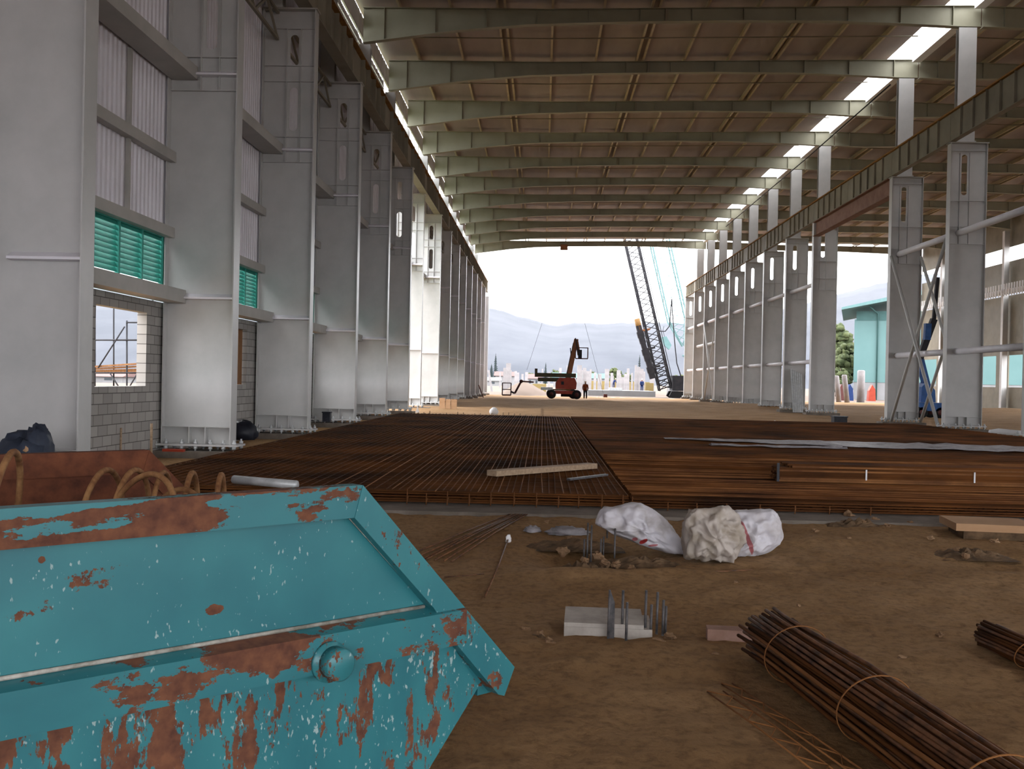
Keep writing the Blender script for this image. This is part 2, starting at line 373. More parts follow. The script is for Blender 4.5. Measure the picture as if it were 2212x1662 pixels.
for k in range(4, 17):
    crane_beam('right', k, k + 1, XBR, 'stiffened crane beam with ochre rail, %s length of the right row' % ORD[kk], 11.93, 0.13); kk += 1
# transfer beams where a column is missing on the right / door on the left
t = thing('transfer_beam', 'deep red-brown transfer beam under the right crane beam where a column is missing', 'beam', (XBR + 0.1, NY(7) + 0.25, 11.02))
MB().box(-0.012, 0.012, 0, 13.5, 0.03, 0.87).build('web', 'redprimer', t)
MB().box(-0.22, 0.22, 0, 13.5, 0.87, 0.90).build('top_flange', 'redprimer', t)
MB().box(-0.22, 0.22, 0, 13.5, 0, 0.03).build('bottom_flange', 'redprimer', t)

# left longitudinal girt beams and bracing truss
for k in range(2, 16):
    if k not in (7, 8):
        MB().box(-8.16, -7.79, NY(k) - 0.35, NY(k + 1) - 0.36, 3.15, 3.47)
        o = MB().box(-8.10, -7.72, NY(k) + 0.05, NY(k + 1) - 0.05, 3.12, 3.40).build('girt_beam', 'steel')
        tag(o, 'grey girt beam above the blockwork in the %s bay of the left wall' % ORD[k - 2], 'beam', 'low girt beams of the left wall')
    o = MB().box(-8.12, -7.55, NY(k) + 0.05, NY(k + 1) - 0.05, 7.93, 8.2).build('girt_beam', 'steel')
    tag(o, 'high grey girt beam at mid height in the %s bay of the left wall' % ORD[k - 2], 'beam', 'high girt beams of the left wall')
    b = MB(); y0 = NY(k) + 0.1; y1 = NY(k + 1) - 0.1
    b.bar((-7.75, y0, 11.95), (-7.75, y1, 11.95), 0.08); b.bar((-7.75, y0, 11.2), (-7.75, y1, 11.2), 0.08)
    for i in range(6):
        ya = y0 + (y1 - y0) * i / 6; yb = y0 + (y1 - y0) * (i + 1) / 6
        b.bar((-7.75, ya, 11.95 if i % 2 else 11.2), (-7.75, yb, 11.2 if i % 2 else 11.95), 0.06)
    if k not in (7, 8): tag(b.build('surge_truss', 'crane_beam'), 'light lattice truss beside the crane beam in the %s bay of the left row' % ORD[k - 2], 'truss', 'lattice trusses of the left row')

# left wall -----------------------------------------------------------
XW = -8.22
def corr(m, y0, y1, z0, z1, x=XW, pitch=0.2, dep=0.035):
    pts = []; y = y0
    while y < y1 - 1e-6:
        for dy, dx in ((0, 0), (0.1, 0), (0.125, dep), (0.175, dep)):
            if y + dy < y1: pts.append((x + dx, y + dy, z0))
        y += pitch
    pts.append((x, y1, z0)); pts += [(x - 0.03, y1, z0), (x - 0.03, y0, z0)]
    m.prism(pts, (0, 0, z1 - z0))
sh = MB(); blk = MB(); wn = 0
for k in range(2, 17):
    y0, y1 = NY(k), NY(k + 1)
    door = k in (7, 8)
    zlo = 11.3 if door else 3.45
    pit = 0.2 if k < 6 else 0.6
    clz0, clz1 = (15.9, 16.5) if k < 7 else (14.7, 16.5)
    if not door:
        # teal louvre window fills y0+.2..y1-.2 , 3.5..4.5
        corr(sh, y0, y1, 4.55, clz0, pitch=pit)
    else: corr(sh, y0, y1, zlo, clz0, pitch=pit)
    corr(sh, y0, y1, clz1, 17.4, pitch=pit)
    if k < 7: corr(sh, y0, y1, 16.03, 16.3, pitch=pit)
    else: corr(sh, y0, y1, 15.15, 15.45, pitch=pit)
    if not door and k < 12:
        blk_x0, blk_x1 = -8.42, -8.22
        ya, yb = y0 + 3.75, y0 + 6.1
        blk.box(blk_x0, blk_x1, y0, ya, -0.2, 3.12); blk.box(blk_x0, blk_x1, yb, y1, -0.2, 3.12)
        blk.box(blk_x0, blk_x1, ya, yb, -0.2, 1.33); blk.box(blk_x0, blk_x1, ya, yb, 2.85, 3.12)
        # louvre
        wn += 1
        t = thing('window_%d' % wn, None, None, (XW, y0, 3.44)); struct(t)
        b = MB(); b.box(-0.03, 0.05, 0.02, BAY - 0.02, -0.3, 0.05); b.box(-0.03, 0.05, 0.02, BAY - 0.02, 1.06, 1.13); b.box(-0.03, 0.03, 0.02, 0.26, 0.05, 1.06); b.box(-0.03, 0.03, BAY - 0.26, BAY - 0.02, 0.05, 1.06)
        for i in range(7):
            yy = 0.2 + (BAY - 0.4) * i / 6 ; b.box(-0.03, 0.05, max(0.2, yy - 0.035), min(BAY - 0.2, yy + 0.035), 0.05, 1.06)
        b.build('frame', 'teal', t)
        s_ = MB()
        for i in range(10):
            z = 0.08 + i * 0.1
            s_.prism([(-0.05, 0.25, z + 0.125), (-0.04, 0.25, z + 0.13), (0.03, 0.25, z + 0.01), (0.02, 0.25, z)], (0, BAY - 0.5, 0))
        s_.build('slats', 'teal', t)
    else:
        if not door: corr(sh, y0, y1, -0.2, 4.55, pitch=pit)
    if k == 2:      # unseen sheeting added beside and behind the camera to dim the foreground
        corr(sh, -16.0, y0, -0.2, 17.4, pitch=0.6)
    # clerestory rails
    wn2 = 20 + k
    b = MB(); zz = [clz0, (clz0 + clz1) / 2, clz1] if k >= 7 else [clz0 + 0.02, clz0 + 0.17, clz1]
    for z in zz: b.box(XW - 0.05, XW + 0.03, y0 + 0.05, y1 - 0.05, z - 0.025, z + 0.025)
    for i in range(5):
        yy = y0 + 0.1 + (BAY - 0.2) * i / 4; b.box(XW - 0.04, XW + 0.02, yy - 0.02, yy + 0.02, clz0, clz1)
    struct(b.build('window_%d' % wn2, 'steel'))
struct(sh.build('wall_left', 'sheet')); struct(blk.build('wall_left', 'block'))
# horizontal girts on the sheeting
g = 0
for z, nm in ((4.62, 'low'), (6.25, 'middle')):
    for k in range(2, 7):
        o = MB().box(XW + 0.04, XW + 0.22, NY(k) + 0.03, NY(k + 1) - 0.03, z - 0.1, z + 0.12).build('wall_girt', 'steel')
        tag(o, '%s channel girt across the ribbed sheeting in the %s bay of the left wall' % (nm, ORD[k - 2]), 'girt', 'channel girts of the left wall')
for k in range(2, 7):
    o = MB().box(XW + 0.04, XW + 0.12, NY(k) + 4.8, NY(k) + 4.88, 4.75, 7.9).build('wall_post', 'steel')
    tag(o, 'thin dark post on the ribbed sheeting in the %s bay of the left wall' % ORD[k - 2], 'post', 'thin posts on the left wall')

# roof ---------------------------------------------------------------
YR0 = -16.0; YR1 = 112.6
def dz(x): return 0.0 if x <= 0 or x >= 27 else (0.018 * x if x < 17.5 else 0.315 * (27 - x) / 9.5)
def sheet_(x0, x1):
    xs_ = [x0] + [v for v in (0, 17.5, 27) if x0 < v < x1] + [x1]
    return MB().prism([(x, YR0, 17.62 + dz(x)) for x in xs_] + [(x, YR0, 17.7 + dz(x)) for x in reversed(xs_)], (0, YR1 - YR0, 0))
for xa, xb in ((-8.3, 0), (0, 16.75), (18.1, 27), (27, 42.3)): struct(sheet_(xa, xb).build('ceiling', 'roof'))
# valley gutter beside the open strip
for k in range(5, 16):
    b = MB(); b.box(17.66, 18.08, NY(k) + 0.17, NY(k + 1) - 0.17, 17.5, 17.53); b.box(17.66, 17.69, NY(k) + 0.17, NY(k + 1) - 0.17, 17.53, 17.75); b.box(18.05, 18.08, NY(k) + 0.17, NY(k + 1) - 0.17, 17.53, 17.9)
    tag(b.build('box_gutter', 'white'), 'white box gutter beside the open roof strip, %s length from the camera' % ORD[k - 5], 'gutter', 'box gutters under the roof strip')
# purlins
def purlin(x, name, lab, grp, twin=False):
    b = MB()
    for dx in ((-0.16, 0.16) if twin else (0,)):
        b.box(x + dx - 0.012, x + dx + 0.012, YR0, YR1, 17.37 + dz(x + dx), 17.618 + dz(x + dx)); b.box(x + dx - 0.05, x + dx + 0.05, YR0, YR1, 17.352 + dz(x + dx), 17.37 + dz(x + dx))
    tag(b.build(name, 'purlin'), lab, 'purlin', grp)
i = 0
for j in range(-3, 8):
    x = 0.1 + 2.17 * j; twin = j in (-1, 2, 5)
    purlin(x, 'purlin', ('paired' if twin else 'single') + ' roof purlin over the main hall, %s from the left wall' % ORD[i].replace('nearest', 'first'), 'main hall purlins', twin); i += 1
i = 0
for j in range(0, 11):
    x = 19.3 + 2.17 * j
    purlin(x, 'purlin', 'roof purlin over the side aisle, %s right of the open strip' % ORD[i].replace('nearest', 'first'), 'side aisle purlins', j % 3 == 1); i += 1
for k in range(4, 16):
    b = MB()
    for dy in (0.33, 0.5, 0.67)[1:2]: yb_ = NY(k) + BAY * 0.5; b.bar((-8.2, yb_, 17.32), (0, yb_, 17.32), 0.06, 0.045); b.bar((0, yb_, 17.32), (16.7, yb_, 17.32 + dz(16.7)), 0.06, 0.045)
    b.bar((18.2, yb_, 17.32 + dz(18.2)), (27, yb_, 17.32), 0.06, 0.045); b.bar((27, yb_, 17.32), (42, yb_, 17.32), 0.06, 0.045)
    tag(b.build('purlin_bridging', 'crane_beam'), 'thin bridging line under the purlins, %s bay from the camera' % ORD[k - 4], 'bridging', 'purlin bridging lines')
# rafters
def rafter(k, side):
    y = NY(k)
    if side == 'main':
        bot = [(-7.95, 15.85), (-6.5, 16.05), (-4, 16.4), (-1, 16.68), (3, 16.78), (8, 16.8), (12, 16.74), (15, 16.6), (17.0, 16.48), (18.0, 16.48)]
        lab = 'tapered steel rafter across the main hall, %s from the camera' % 'nearest'; grp = 'main hall rafters'
    else:
        bot = [(18.05, 16.48), (20, 16.5), (23, 16.68), (27, 16.75), (33, 16.75), (38, 16.6), (41.9, 16.2)]
        lab = 'tapered steel rafter across the side aisle, %s from the camera' % ORD[k - 4]; grp = 'side aisle rafters'
    t = thing('rafter', lab, 'rafter', (bot[0][0], y, 16), 0, grp); ox = bot[0][0]
    bot = [(x, z + dz(x)) for x, z in bot]; tops = [(x, 17.32 + dz(x)) for x in sorted(set([bot[0][0], bot[-1][0]] + [v for v in (0, 17.5, 27) if bot[0][0] < v < bot[-1][0]]))]
    b = MB(); b.prism([(x - ox, -0.01, z - 16) for x, z in bot] + [(x - ox, -0.01, z - 16) for x, z in reversed(tops)], (0, 0.02, 0)); b.build('web', 'rafter', t)
    b = MB()
    for (a, za), (c, zc) in zip(bot, bot[1:]): b.bar((a - ox, 0, za - 16 + 0.001), (c - ox, 0, zc - 16 + 0.001), 0.3, 0.03)
    b.build('bottom_flange', 'rafter', t)
    b = MB()
    for (a, za), (c, zc) in zip(tops, tops[1:]): b.bar((a - ox, 0, za - 16 + 0.011), (c - ox, 0, zc - 16 + 0.011), 0.3, 0.022)
    b.build('top_flange', 'rafter', t)
    x = bot[0][0] + 0.9
    while x < bot[-1][0]:
        zz = [za + (zc - za) * (x - a) / (c - a) for (a, za), (c, zc) in zip(bot, bot[1:]) if a <= x <= c][0]
        MB().box(x - ox - 0.01, x - ox + 0.01, -0.13, 0.13, zz - 16 + 0.02, 17.32 + dz(x) - 16).build('web_stiffener', 'rafter', t); x += 2.17
    if side == 'main':
        xx = 4.9; MB().box(xx - ox - 0.06, xx - ox + 0.06, -0.14, -0.011, 16.9 - 16, 17.38 - 16).build('splice_plate', 'crane_beam', t)
    return t
for side in ('main', 'aisle'):
    r0 = rafter(4, side); nm = r0['label']
    for k in range(5, 17): dup(r0, (r0.location.x, NY(k), 16), 0, nm.replace('nearest from', ORD[k - 4] + ' from'))
# longitudinal tubes and crossed braces of the right column row
def tubeobj(name, p, q, r, mat, lab, cat, grp): return tag(MB().tube([p, q], r, 10).build(name, mat), lab, cat, grp)
i = 0
for a, b_ in ((4, 5), (5, 6), (6, 7), (9, 10), (10, 11), (11, 12), (12, 13), (13, 14), (14, 15), (15, 16), (16, 17)):
    for z, nm in ((3.2, 'low'), (8.15, 'high')):
        tubeobj('strut_tube', (17.25, NY(a) + 0.12, z), (17.25, NY(b_) - 0.12, z), 0.14, 'sheet', '%s grey tube strut in the %s braced gap of the right column row' % (nm, ORD[i]), 'strut', 'tube struts of the right row')
    i += 1
for a, nm in ((6, 'near'), (14, 'far')):
    for (z0, z1, q) in ((0.02, 8.0, 'rising away'), (8.0, 0.02, 'falling away')):
        for xx, sd in ((16.78, 'inner'), (18.2, 'outer')):
            xx += 0.17 if z0 > 1 else 0
            tubeobj('brace', (xx, NY(a) + 0.4, z0), (xx, NY(a + 1) - 0.4, z1), 0.075, 'column', '%s diagonal brace %s in the %s braced bay, right row' % (sd, q, nm), 'brace', 'diagonal braces of the right row')
for a in (14, 15):
    tubeobj('strut_tube', (17.25, NY(a) + 0.22, 5.8), (17.25, NY(a + 1) - 0.22, 5.8), 0.16, 'column', 'thick pale tube strut below the high struts in the %s far bay' % ('first' if a == 14 else 'last'), 'strut', 'thick tube struts of the right row')
# cable along the bright strip
b = MB(); b.tube([(16.35, NY(7) - 1, 16.15), (16.4, NY(9), 16.05), (16.4, NY(13), 16.02)], 0.035, 6)
tag(b.build('cable', 'darksteel'), 'dark cable strung below the bright roof strip', 'cable')
# far side wall of the aisle
wr = MB(); XA = 42.0
for k in range(8, 16):
    y0, y1 = NY(k), NY(k + 1)
    wr.box(XA, XA + 0.1, y0, y1, 10.8, 13.3); wr.box(XA, XA + 0.1, y0, y1, 14.6, 17.6); wr.box(XA, XA + 0.1, y0, y1, 4.8, 10.2)
    wr.box(XA, XA + 0.1, y0, y1, -0.2, 1.9) ; wr.box(XA, XA + 0.1, y0, y0 + 2.4, 1.9, 4.8)
wr.box(XA, XA + 0.1, -16, NY(8), 4.8, 17.6); wr.box(XA, XA + 0.1, -16, NY(8), -0.2, 1.9)  # unseen near stretch added to keep side light off the foreground
struct(wr.build('wall_right', 'crane_beam'))
struct(MB().box(-8.3, 42.1, -16.2, -16.0, 7.6, 17.7).build('back_light_screen', 'sheet'))  # unseen upper wall added to cut the sky light from behind the camera
for k in range(8, 17):
    t = thing('steel_column', 'pale slender column against the far side wall of the aisle, %s from the camera' % ORD[k - 8], 'column', (XA - 0.6, NY(k), -0.2), 0, 'columns of the far aisle wall')
    MB().box(-0.02, 0.5, -0.02, 0.02, 0.1, 16.2).build('web', 'column', t); MB().box(-0.06, -0.02, -0.2, 0.2, 0.1, 16.2).build('inner_flange', 'white', t)
    MB().box(-0.2, 0.55, -0.3, 0.3, 0.0, 0.1).build('base_plate', 'column', t)
    if k < 16:
        b = MB(); b.box(-0.5, -0.1, 0.05, BAY - 0.05, 10.4, 10.8)
        for i in range(14): b.box(-0.53, -0.5, 0.2 + i * 0.49, 0.44 + i * 0.49, 10.2, 11.3)
        q = b.build('crane_beam', 'white', None, (XA - 0.6, NY(k), -0.2)); tag(q, 'small crane beam with white uprights on the far aisle wall, %s length' % ORD[k - 8], 'crane beam', 'crane beams of the far aisle wall')

# ================================================================ reinforcement mats
def mat_bars(m, x0, x1, y0, y1, z, r, along):
    if along == 'x': m.bar((x0, (y0 + y1) / 2, z), (x1, (y0 + y1) / 2, z), 2 * r)
    else: m.bar(((x0 + x1) / 2, y0, z), ((x0 + x1) / 2, y1, z), 2 * r)
ZT = 0.035
YM0, YM1 = 14.0, 44.6
tL = thing('reinforcement_mat', 'left rusty reinforcement mat with lengthwise bars running away from the camera', 'rebar mat', (0, 0, 0))
tR = thing('reinforcement_mat', 'right rusty reinforcement mat with bars running crosswise below the tube columns', 'rebar mat', (0, 0, 0))
XM0, XMC, XM1 = -6.35, 1.22, 16.4
x = XMC; i = 0; protoL = None
while x > XM0 and i < 78:
    yy = YM0 - 0.05 + random.uniform(-0.06, 0.05)
    jz = random.uniform(-0.004, 0.004)
    pts = [(x + random.uniform(-0.012, 0.012), yy + (YM1 - yy) * t_, ZT + jz) for t_ in (0, 0.08, 0.2, 0.4, 0.7, 1)]
    MB().tube(pts, 0.009, 4).build('lengthwise_bar', 'rebar_long' if i % 3 == 0 and i < 40 else 'rebar', tL)
    x -= 0.1 if i < 34 else (0.16 if i < 60 else 0.12); i += 1
def layer(x0, x1, y0, y1, z, dx, dy, r, wob=0.012):
    m = MB()
    if dy:
        y = y0
        while y < y1:
            h = random.uniform(-wob, wob); m.bar((x0, y + h, z + random.uniform(-0.006, 0.006)), (x1, y - h, z + random.uniform(-0.006, 0.006)), 2 * r); y += dy
    if dx:
        x = x0
        while x < x1: m.bar((x, y0, z), (x, y1, z), 2 * r); x += dx
    return m
for (t, a, b_) in ((tL, XM0, XMC + 0.02), (tR, XMC + 0.06, XM1)):
    e = layer(a, b_, YM0, YM1, ZT - 0.022, 0, 0.09, 0.010) if t is tL else None
    if e: tag(e.build('crosswise_bar_layer', 'rebar', t), kind='stuff')
    e = layer(a, b_, YM0 + 0.02, YM1, ZT - 0.055, 0, 0.12, 0.012); tag(e.build('middle_bar_layer', 'rebar', t), kind='stuff')
    e = layer(a, b_, YM0 + 0.02, YM1, -0.13, 0.2, 0.15, 0.012); tag(e.build('bottom_bar_layer', 'rebar', t), kind='stuff')
    e = MB()
    for z in (-0.1, -0.06, -0.02): e.bar((a, YM0 + 0.03, z), (b_, YM0 + 0.03, z), 0.02)
    e.build('edge_bars', 'rebar', t)
y = YM0; i = 0; rest = MB()
while y < YM1:
    h = random.uniform(-0.02, 0.02); jz = random.uniform(-0.006, 0.010)
    if i < 96:
        xe = XMC + 0.06
        MB().tube([(xe, y + h, ZT + jz), (6, y - h, ZT - jz), (11, y + h, ZT + jz), (XM1, y - h, ZT)], random.choice((0.009, 0.012)), 4).build('crosswise_bar', 'rebar_long' if random.random() < 0.45 else 'rebar', tR)
    else: rest.bar((XMC + 0.06, y + h, ZT + jz), (XM1, y - h, ZT + jz), 0.022)
    y += 0.085; i += 1
tag(rest.build('crosswise_bar_rest', 'rebar', tR), kind='stuff')
# upright stubs along the near rim
sx_ = [865, 910, 958, 1008, 1056, 1108, 1158, 1206, 1250, 1300, 1345, 1365, 1440, 1500, 1562, 1630, 1700, 1770, 1850]
for i, px in enumerate(sx_):
    p = G(px, 1102, -0.165); p.y = 13.93 + random.uniform(-0.03, 0.03)
    b = MB(); h = random.uniform(0.16, 0.22) if px < 1400 else 0.12
    b.tube([(0, 0, 0), (0.004, -0.005, h)], 0.008, 6); b.tube([(0.0, 0.004, 0.02), (0.02, 0.02, h * 0.6)], 0.006, 5)
    o = b.build('upright_stub_bar', 'rebar_long', None, (p.x, p.y, -0.166))
    tag(o, 'upright stub bar at the mat rim %s' % ('left of the sacks' if px < 1290 else 'behind the sacks'), 'rebar', 'stub bars at the mat rim ' + ('left of the sacks' if px < 1290 else 'behind the sacks'))
# stack of straight bars on the right mat, bound at places
t = thing('rebar_stack', 'flat stack of long rusty bars lying crosswise on the right mat', 'rebar stack', (3.85, 16.3, ZT + 0.022))
n = 0
for l in range(9):
    for j in range(9):
        if n >= 96: break
        x0 = random.uniform(-0.03, 0.1) + (0.15 if l > 6 else 0)
        MB().bar((x0, -0.0 + j * 0.06 + (l % 2) * 0.02, 0.018 + l * 0.032), (12.4, j * 0.06 + (l % 2) * 0.02, 0.018 + l * 0.032), 0.03).build('bar', 'rebar_long' if random.random() < 0.35 else 'rebar', t); n += 1
for x in (1.42, 3.15):
    MB().box(x - 0.012, x + 0.012, -0.025, -0.018, 0.05, 0.22).build('tie_strip', 'white', t)
MB().box(-0.02, 0.02, -0.04, -0.017, 0, 0.3).build('end_marker', 'black', t)
# grey plastic strip across the mats
def ribbon(pts, w0, name, mat):
    m = MB(); vs = []; n = len(pts); K = 12
    for i, p in enumerate(pts):
        for k in range(K):
            f = k / (K - 1) - 0.5
            vs.append((p[0], p[1] + f * w0[i], p[2] + 0.015 + 0.07 * abs(noise.noise(Vector((p[0] * 1.4, k * 0.8, 4)))) + 0.03 * abs(noise.noise(Vector((p[0] * 5, k * 1.7, 9))))))
    fs = [(i * K + k, (i + 1) * K + k, (i + 1) * K + k + 1, i * K + k + 1) for i in range(n - 1) for k in range(K - 1)]
    nb = len(vs); vs += [(v[0], v[1], v[2] - 0.012) for v in vs]
    fs += [tuple(nb + q for q in reversed(f)) for f in fs]
    rim = [i * K for i in range(n)] + [(n - 1) * K + k for k in range(1, K)] + [i * K + K - 1 for i in range(n - 2, -1, -1)] + [k for k in range(K - 2, 0, -1)]
    fs += [(rim[i], rim[(i + 1) % len(rim)], rim[(i + 1) % len(rim)] + nb, rim[i] + nb) for i in range(len(rim))]
    m.add(vs, fs, False); return m.build(name, mat)
pts = [(3.4 + i * 0.35, 27.6 - i * 0.05, ZT + 0.03) for i in range(37)]
ws = [0.5 + min(i, 14) * 0.13 + 0.3 * noise.noise(Vector((i * 0.9, 0, 0))) for i in range(37)]
tag(ribbon(pts, ws, 'plastic_strip', 'plastic'), 'long crumpled grey plastic strip lying across the right mat', 'plastic strip')
pts = [(4.25 + i * 0.3, 25.2 - i * 0.01, ZT + 0.03) for i in range(12)]
tag(ribbon(pts, [0.4 + 0.12 * (i % 3) for i in range(12)], 'plastic_strip', 'plastic'), 'short pale plastic strip in front of the long grey strip', 'plastic strip')
# plank and flat bar on the mat
a = G(1062, 1027, ZT + 0.03); b_ = G(1280, 1010, ZT + 0.03)
tag(MB().bar((a.x, a.y, ZT + 0.062), (b_.x, b_.y, ZT + 0.062), 0.22, 0.09).build('plank', 'timber'), 'pale wooden plank lying on the left reinforcement mat', 'plank')
a = G(1228, 1036, ZT + 0.03); b_ = G(1310, 1026, ZT + 0.03)
tag(MB().bar((a.x, a.y, ZT + 0.03), (b_.x, b_.y, ZT + 0.03), 0.07, 0.03).build('flat_bar', 'dowel'), 'grey flat bar just in front of the wooden plank on the mat', 'flat bar')

# ================================================================ skip
A = P(780, 1048, 3.76)
U = Vector((0.7193, 0.6947, 0)); Vv = Vector((-0.6947, 0.7193, 0))
def skp(px, py, off=0.0):          # spot on the near side plate of the skip -> (t, z)
    d = ray(px, py); o = Vector((0, 0, CAMZ)); n = -Vv; a = A + n * off
    k = (a - o).dot(n) / d.dot(n); p = o + d * k
    return ((p - a).dot(U), p.z - (-0.2))
SK = thing('skip', 'large teal waste skip with peeling rusty paint in the near left corner', 'skip', (A.x, A.y, -0.2), math.atan2(U.y, U.x))
def skip_mat(name, thr, streak, ell=(), white=0.70, bigscale=5.0):
    m, t, b = newmat(name)
    tc = N(t, 'ShaderNodeTexCoord')
    mp = N(t, 'ShaderNodeMapping'); mp.inputs['Scale'].default_value = (streak[0], 1, streak[1]); t.links.new(tc.outputs['Object'], mp.inputs[0])
    n1 = N(t, 'ShaderNodeTexNoise', Scale=bigscale, Detail=12, Roughness=0.68); t.links.new(mp.outputs[0], n1.inputs['Vector'])
    n0 = N(t, 'ShaderNodeTexNoise', Scale=70, Detail=3, Roughness=0.6); t.links.new(tc.outputs['Object'], n0.inputs['Vector'])
    ad = N(t, 'ShaderNodeMath', operation='MULTIPLY_ADD'); ad.inputs[1].default_value = 0.10; t.links.new(n0.outputs['Fac'], ad.inputs[0]); t.links.new(n1.outputs['Fac'], ad.inputs[2])
    val = ad.outputs[0]
    sp = N(t, 'ShaderNodeSeparateXYZ'); t.links.new(tc.outputs['Object'], sp.inputs[0])
    for (cx, cz, rx, rz, amt, ang) in ell:     # worn areas
        mp2 = N(t, 'ShaderNodeMapping', vector_type='TEXTURE'); mp2.inputs['Location'].default_value = (cx, 0, cz); mp2.inputs['Rotation'].default_value = (0, -ang, 0); mp2.inputs['Scale'].default_value = (rx, 100, rz)
        t.links.new(tc.outputs['Object'], mp2.inputs[0])
        ln = N(t, 'ShaderNodeVectorMath', operation='LENGTH'); t.links.new(mp2.outputs[0], ln.inputs[0])
        mr = N(t, 'ShaderNodeMapRange'); mr.inputs['From Min'].default_value = 1.0; mr.inputs['From Max'].default_value = 0.35; mr.inputs['To Min'].default_value = 0.0; mr.inputs['To Max'].default_value = amt
        t.links.new(ln.outputs['Value'], mr.inputs['Value'])
        q = N(t, 'ShaderNodeMath', operation='ADD'); t.links.new(val, q.inputs[0]); t.links.new(mr.outputs[0], q.inputs[1]); val = q.outputs[0]
    th = N(t, 'ShaderNodeMapRange'); th.inputs['From Min'].default_value = thr; th.inputs['From Max'].default_value = thr + 0.012
    t.links.new(val, th.inputs['Value'])
    # paint
    n2 = N(t, 'ShaderNodeTexNoise', Scale=3.0, Detail=5); t.links.new(mp.outputs[0], n2.inputs['Vector'])
    rp = N(t, 'ShaderNodeValToRGB'); rp.color_ramp.elements[0].position = 0.3; rp.color_ramp.elements[0].color = (0.018, 0.125, 0.15, 1)
    rp.color_ramp.elements[1].position = 0.7; rp.color_ramp.elements[1].color = (0.030, 0.175, 0.195, 1); t.links.new(n2.outputs['Fac'], rp.inputs[0])
    # white scuffs
    mp3 = N(t, 'ShaderNodeMapping'); mp3.inputs['Scale'].default_value = (1.6, 1.0, 0.8); t.links.new(tc.outputs['Object'], mp3.inputs[0])
    n3 = N(t, 'ShaderNodeTexNoise', Scale=42, Detail=2, Roughness=0.5); t.links.new(mp3.outputs[0], n3.inputs['Vector'])
    n4 = N(t, 'ShaderNodeTexNoise', Scale=4, Detail=2); t.links.new(tc.outputs['Object'], n4.inputs['Vector'])
    a3 = N(t, 'ShaderNodeMath', operation='MULTIPLY_ADD'); a3.inputs[1].default_value = 0.35; t.links.new(n4.outputs['Fac'], a3.inputs[0]); t.links.new(n3.outputs['Fac'], a3.inputs[2])
    w_ = N(t, 'ShaderNodeMapRange'); w_.inputs['From Min'].default_value = white + 0.222; w_.inputs['From Max'].default_value = white + 0.27; t.links.new(a3.outputs[0], w_.inputs['Value'])
    mxw = N(t, 'ShaderNodeMix', data_type='RGBA'); t.links.new(w_.outputs[0], mxw.inputs[0]); t.links.new(rp.outputs[0], mxw.inputs[6]); mxw.inputs[7].default_value = (0.26, 0.36, 0.36, 1)
    # rust
    n5 = N(t, 'ShaderNodeTexNoise', Scale=22, Detail=6); t.links.new(tc.outputs['Object'], n5.inputs['Vector'])
    rr = N(t, 'ShaderNodeValToRGB'); rr.color_ramp.elements[0].position = 0.3; rr.color_ramp.elements[0].color = (0.07, 0.022, 0.012, 1)
    rr.color_ramp.elements[1].position = 0.72; rr.color_ramp.elements[1].color = (0.165, 0.062, 0.028, 1); t.links.new(n5.outputs['Fac'], rr.inputs[0])
    mx = N(t, 'ShaderNodeMix', data_type='RGBA'); t.links.new(th.outputs[0], mx.inputs[0]); t.links.new(mxw.outputs[2], mx.inputs[6]); t.links.new(rr.outputs[0], mx.inputs[7])
    t.links.new(mx.outputs[2], b.inputs['Base Color'])
    ro = N(t, 'ShaderNodeMapRange'); ro.inputs['To Min'].default_value = 0.36; ro.inputs['To Max'].default_value = 0.9; t.links.new(th.outputs[0], ro.inputs['Value']); t.links.new(ro.outputs[0], b.inputs['Roughness'])
    bp = N(t, 'ShaderNodeBump', Strength=0.35, Distance=0.004); bp.invert = True; t.links.new(th.outputs[0], bp.inputs['Height']); t.links.new(bp.outputs[0], b.inputs['Normal'])
    return m
def E(px, py, rpx, rpy, amt, ang=0.0):
    c = skp(px, py); k = 3.4 / 2150
    return (c[0], c[1], rpx * k * 1.35, rpy * k, amt, ang)
M['skip_panel'] = skip_mat('skip_paint_panel', 0.735, (1, 1), [E(210, 1250, 150, 34, 0.16, 0.12), E(160, 1300, 120, 24, 0.13, 0.2), E(478, 1322, 26, 18, 0.30), E(100, 1215, 9, 12, 0.3)], 0.64, 6)
M['skip_rim'] = skip_mat('skip_paint_rim', 0.59, (0.6, 1.6), [E(400, 1120, 100, 60, 0.12), E(60, 1185, 330, 22, 0.2, 0.07), E(300, 1095, 420, 12, 0.14, 0.07)], 0.66, 5)
M['skip_slope'] = skip_mat('skip_paint_slope', 0.645, (1.4, 0.8), [E(1060, 1470, 40, 40, 0.15)], 0.65, 6)
M['skip_rib'] = skip_mat('skip_paint_rib', 0.585, (0.7, 1.3), [E(560, 1400, 230, 60, 0.11, 0.18), E(820, 1390, 60, 60, -0.06)], 0.66, 6)
M['skip_lower'] = skip_mat('skip_paint_lower', 0.605, (1.7, 0.55), [E(330, 1620, 80, 120, 0.09), E(590, 1600, 60, 120, 0.09), E(790, 1560, 55, 100, 0.12), E(60, 1600, 120, 70, 0.09)], 0.60, 7)
M['weld'] = noisy('bare_weld_bead', (0.18, 0.17, 0.14), (0.42, 0.40, 0.36), 20, 0.45)
TL = -3.6
H0 = A.z + 0.2
def pz(px, py): t_, z_ = skp(px, py); return (t_, z_)
B1 = pz(1107, 1440); B2 = pz(1085, 1502); E1 = pz(1045, 1488); C1 = pz(940, 1662)
slope = (C1[1] - E1[1]) / (C1[0] - E1[0]); gt = E1[0] + (0.10 - E1[1]) / slope
r1b = H0 - (skp(740, 1048)[1] - skp(740, 1118)[1])
i1 = pz(762, 1118); i2 = pz(932, 1312); i3 = pz(985, 1395); 
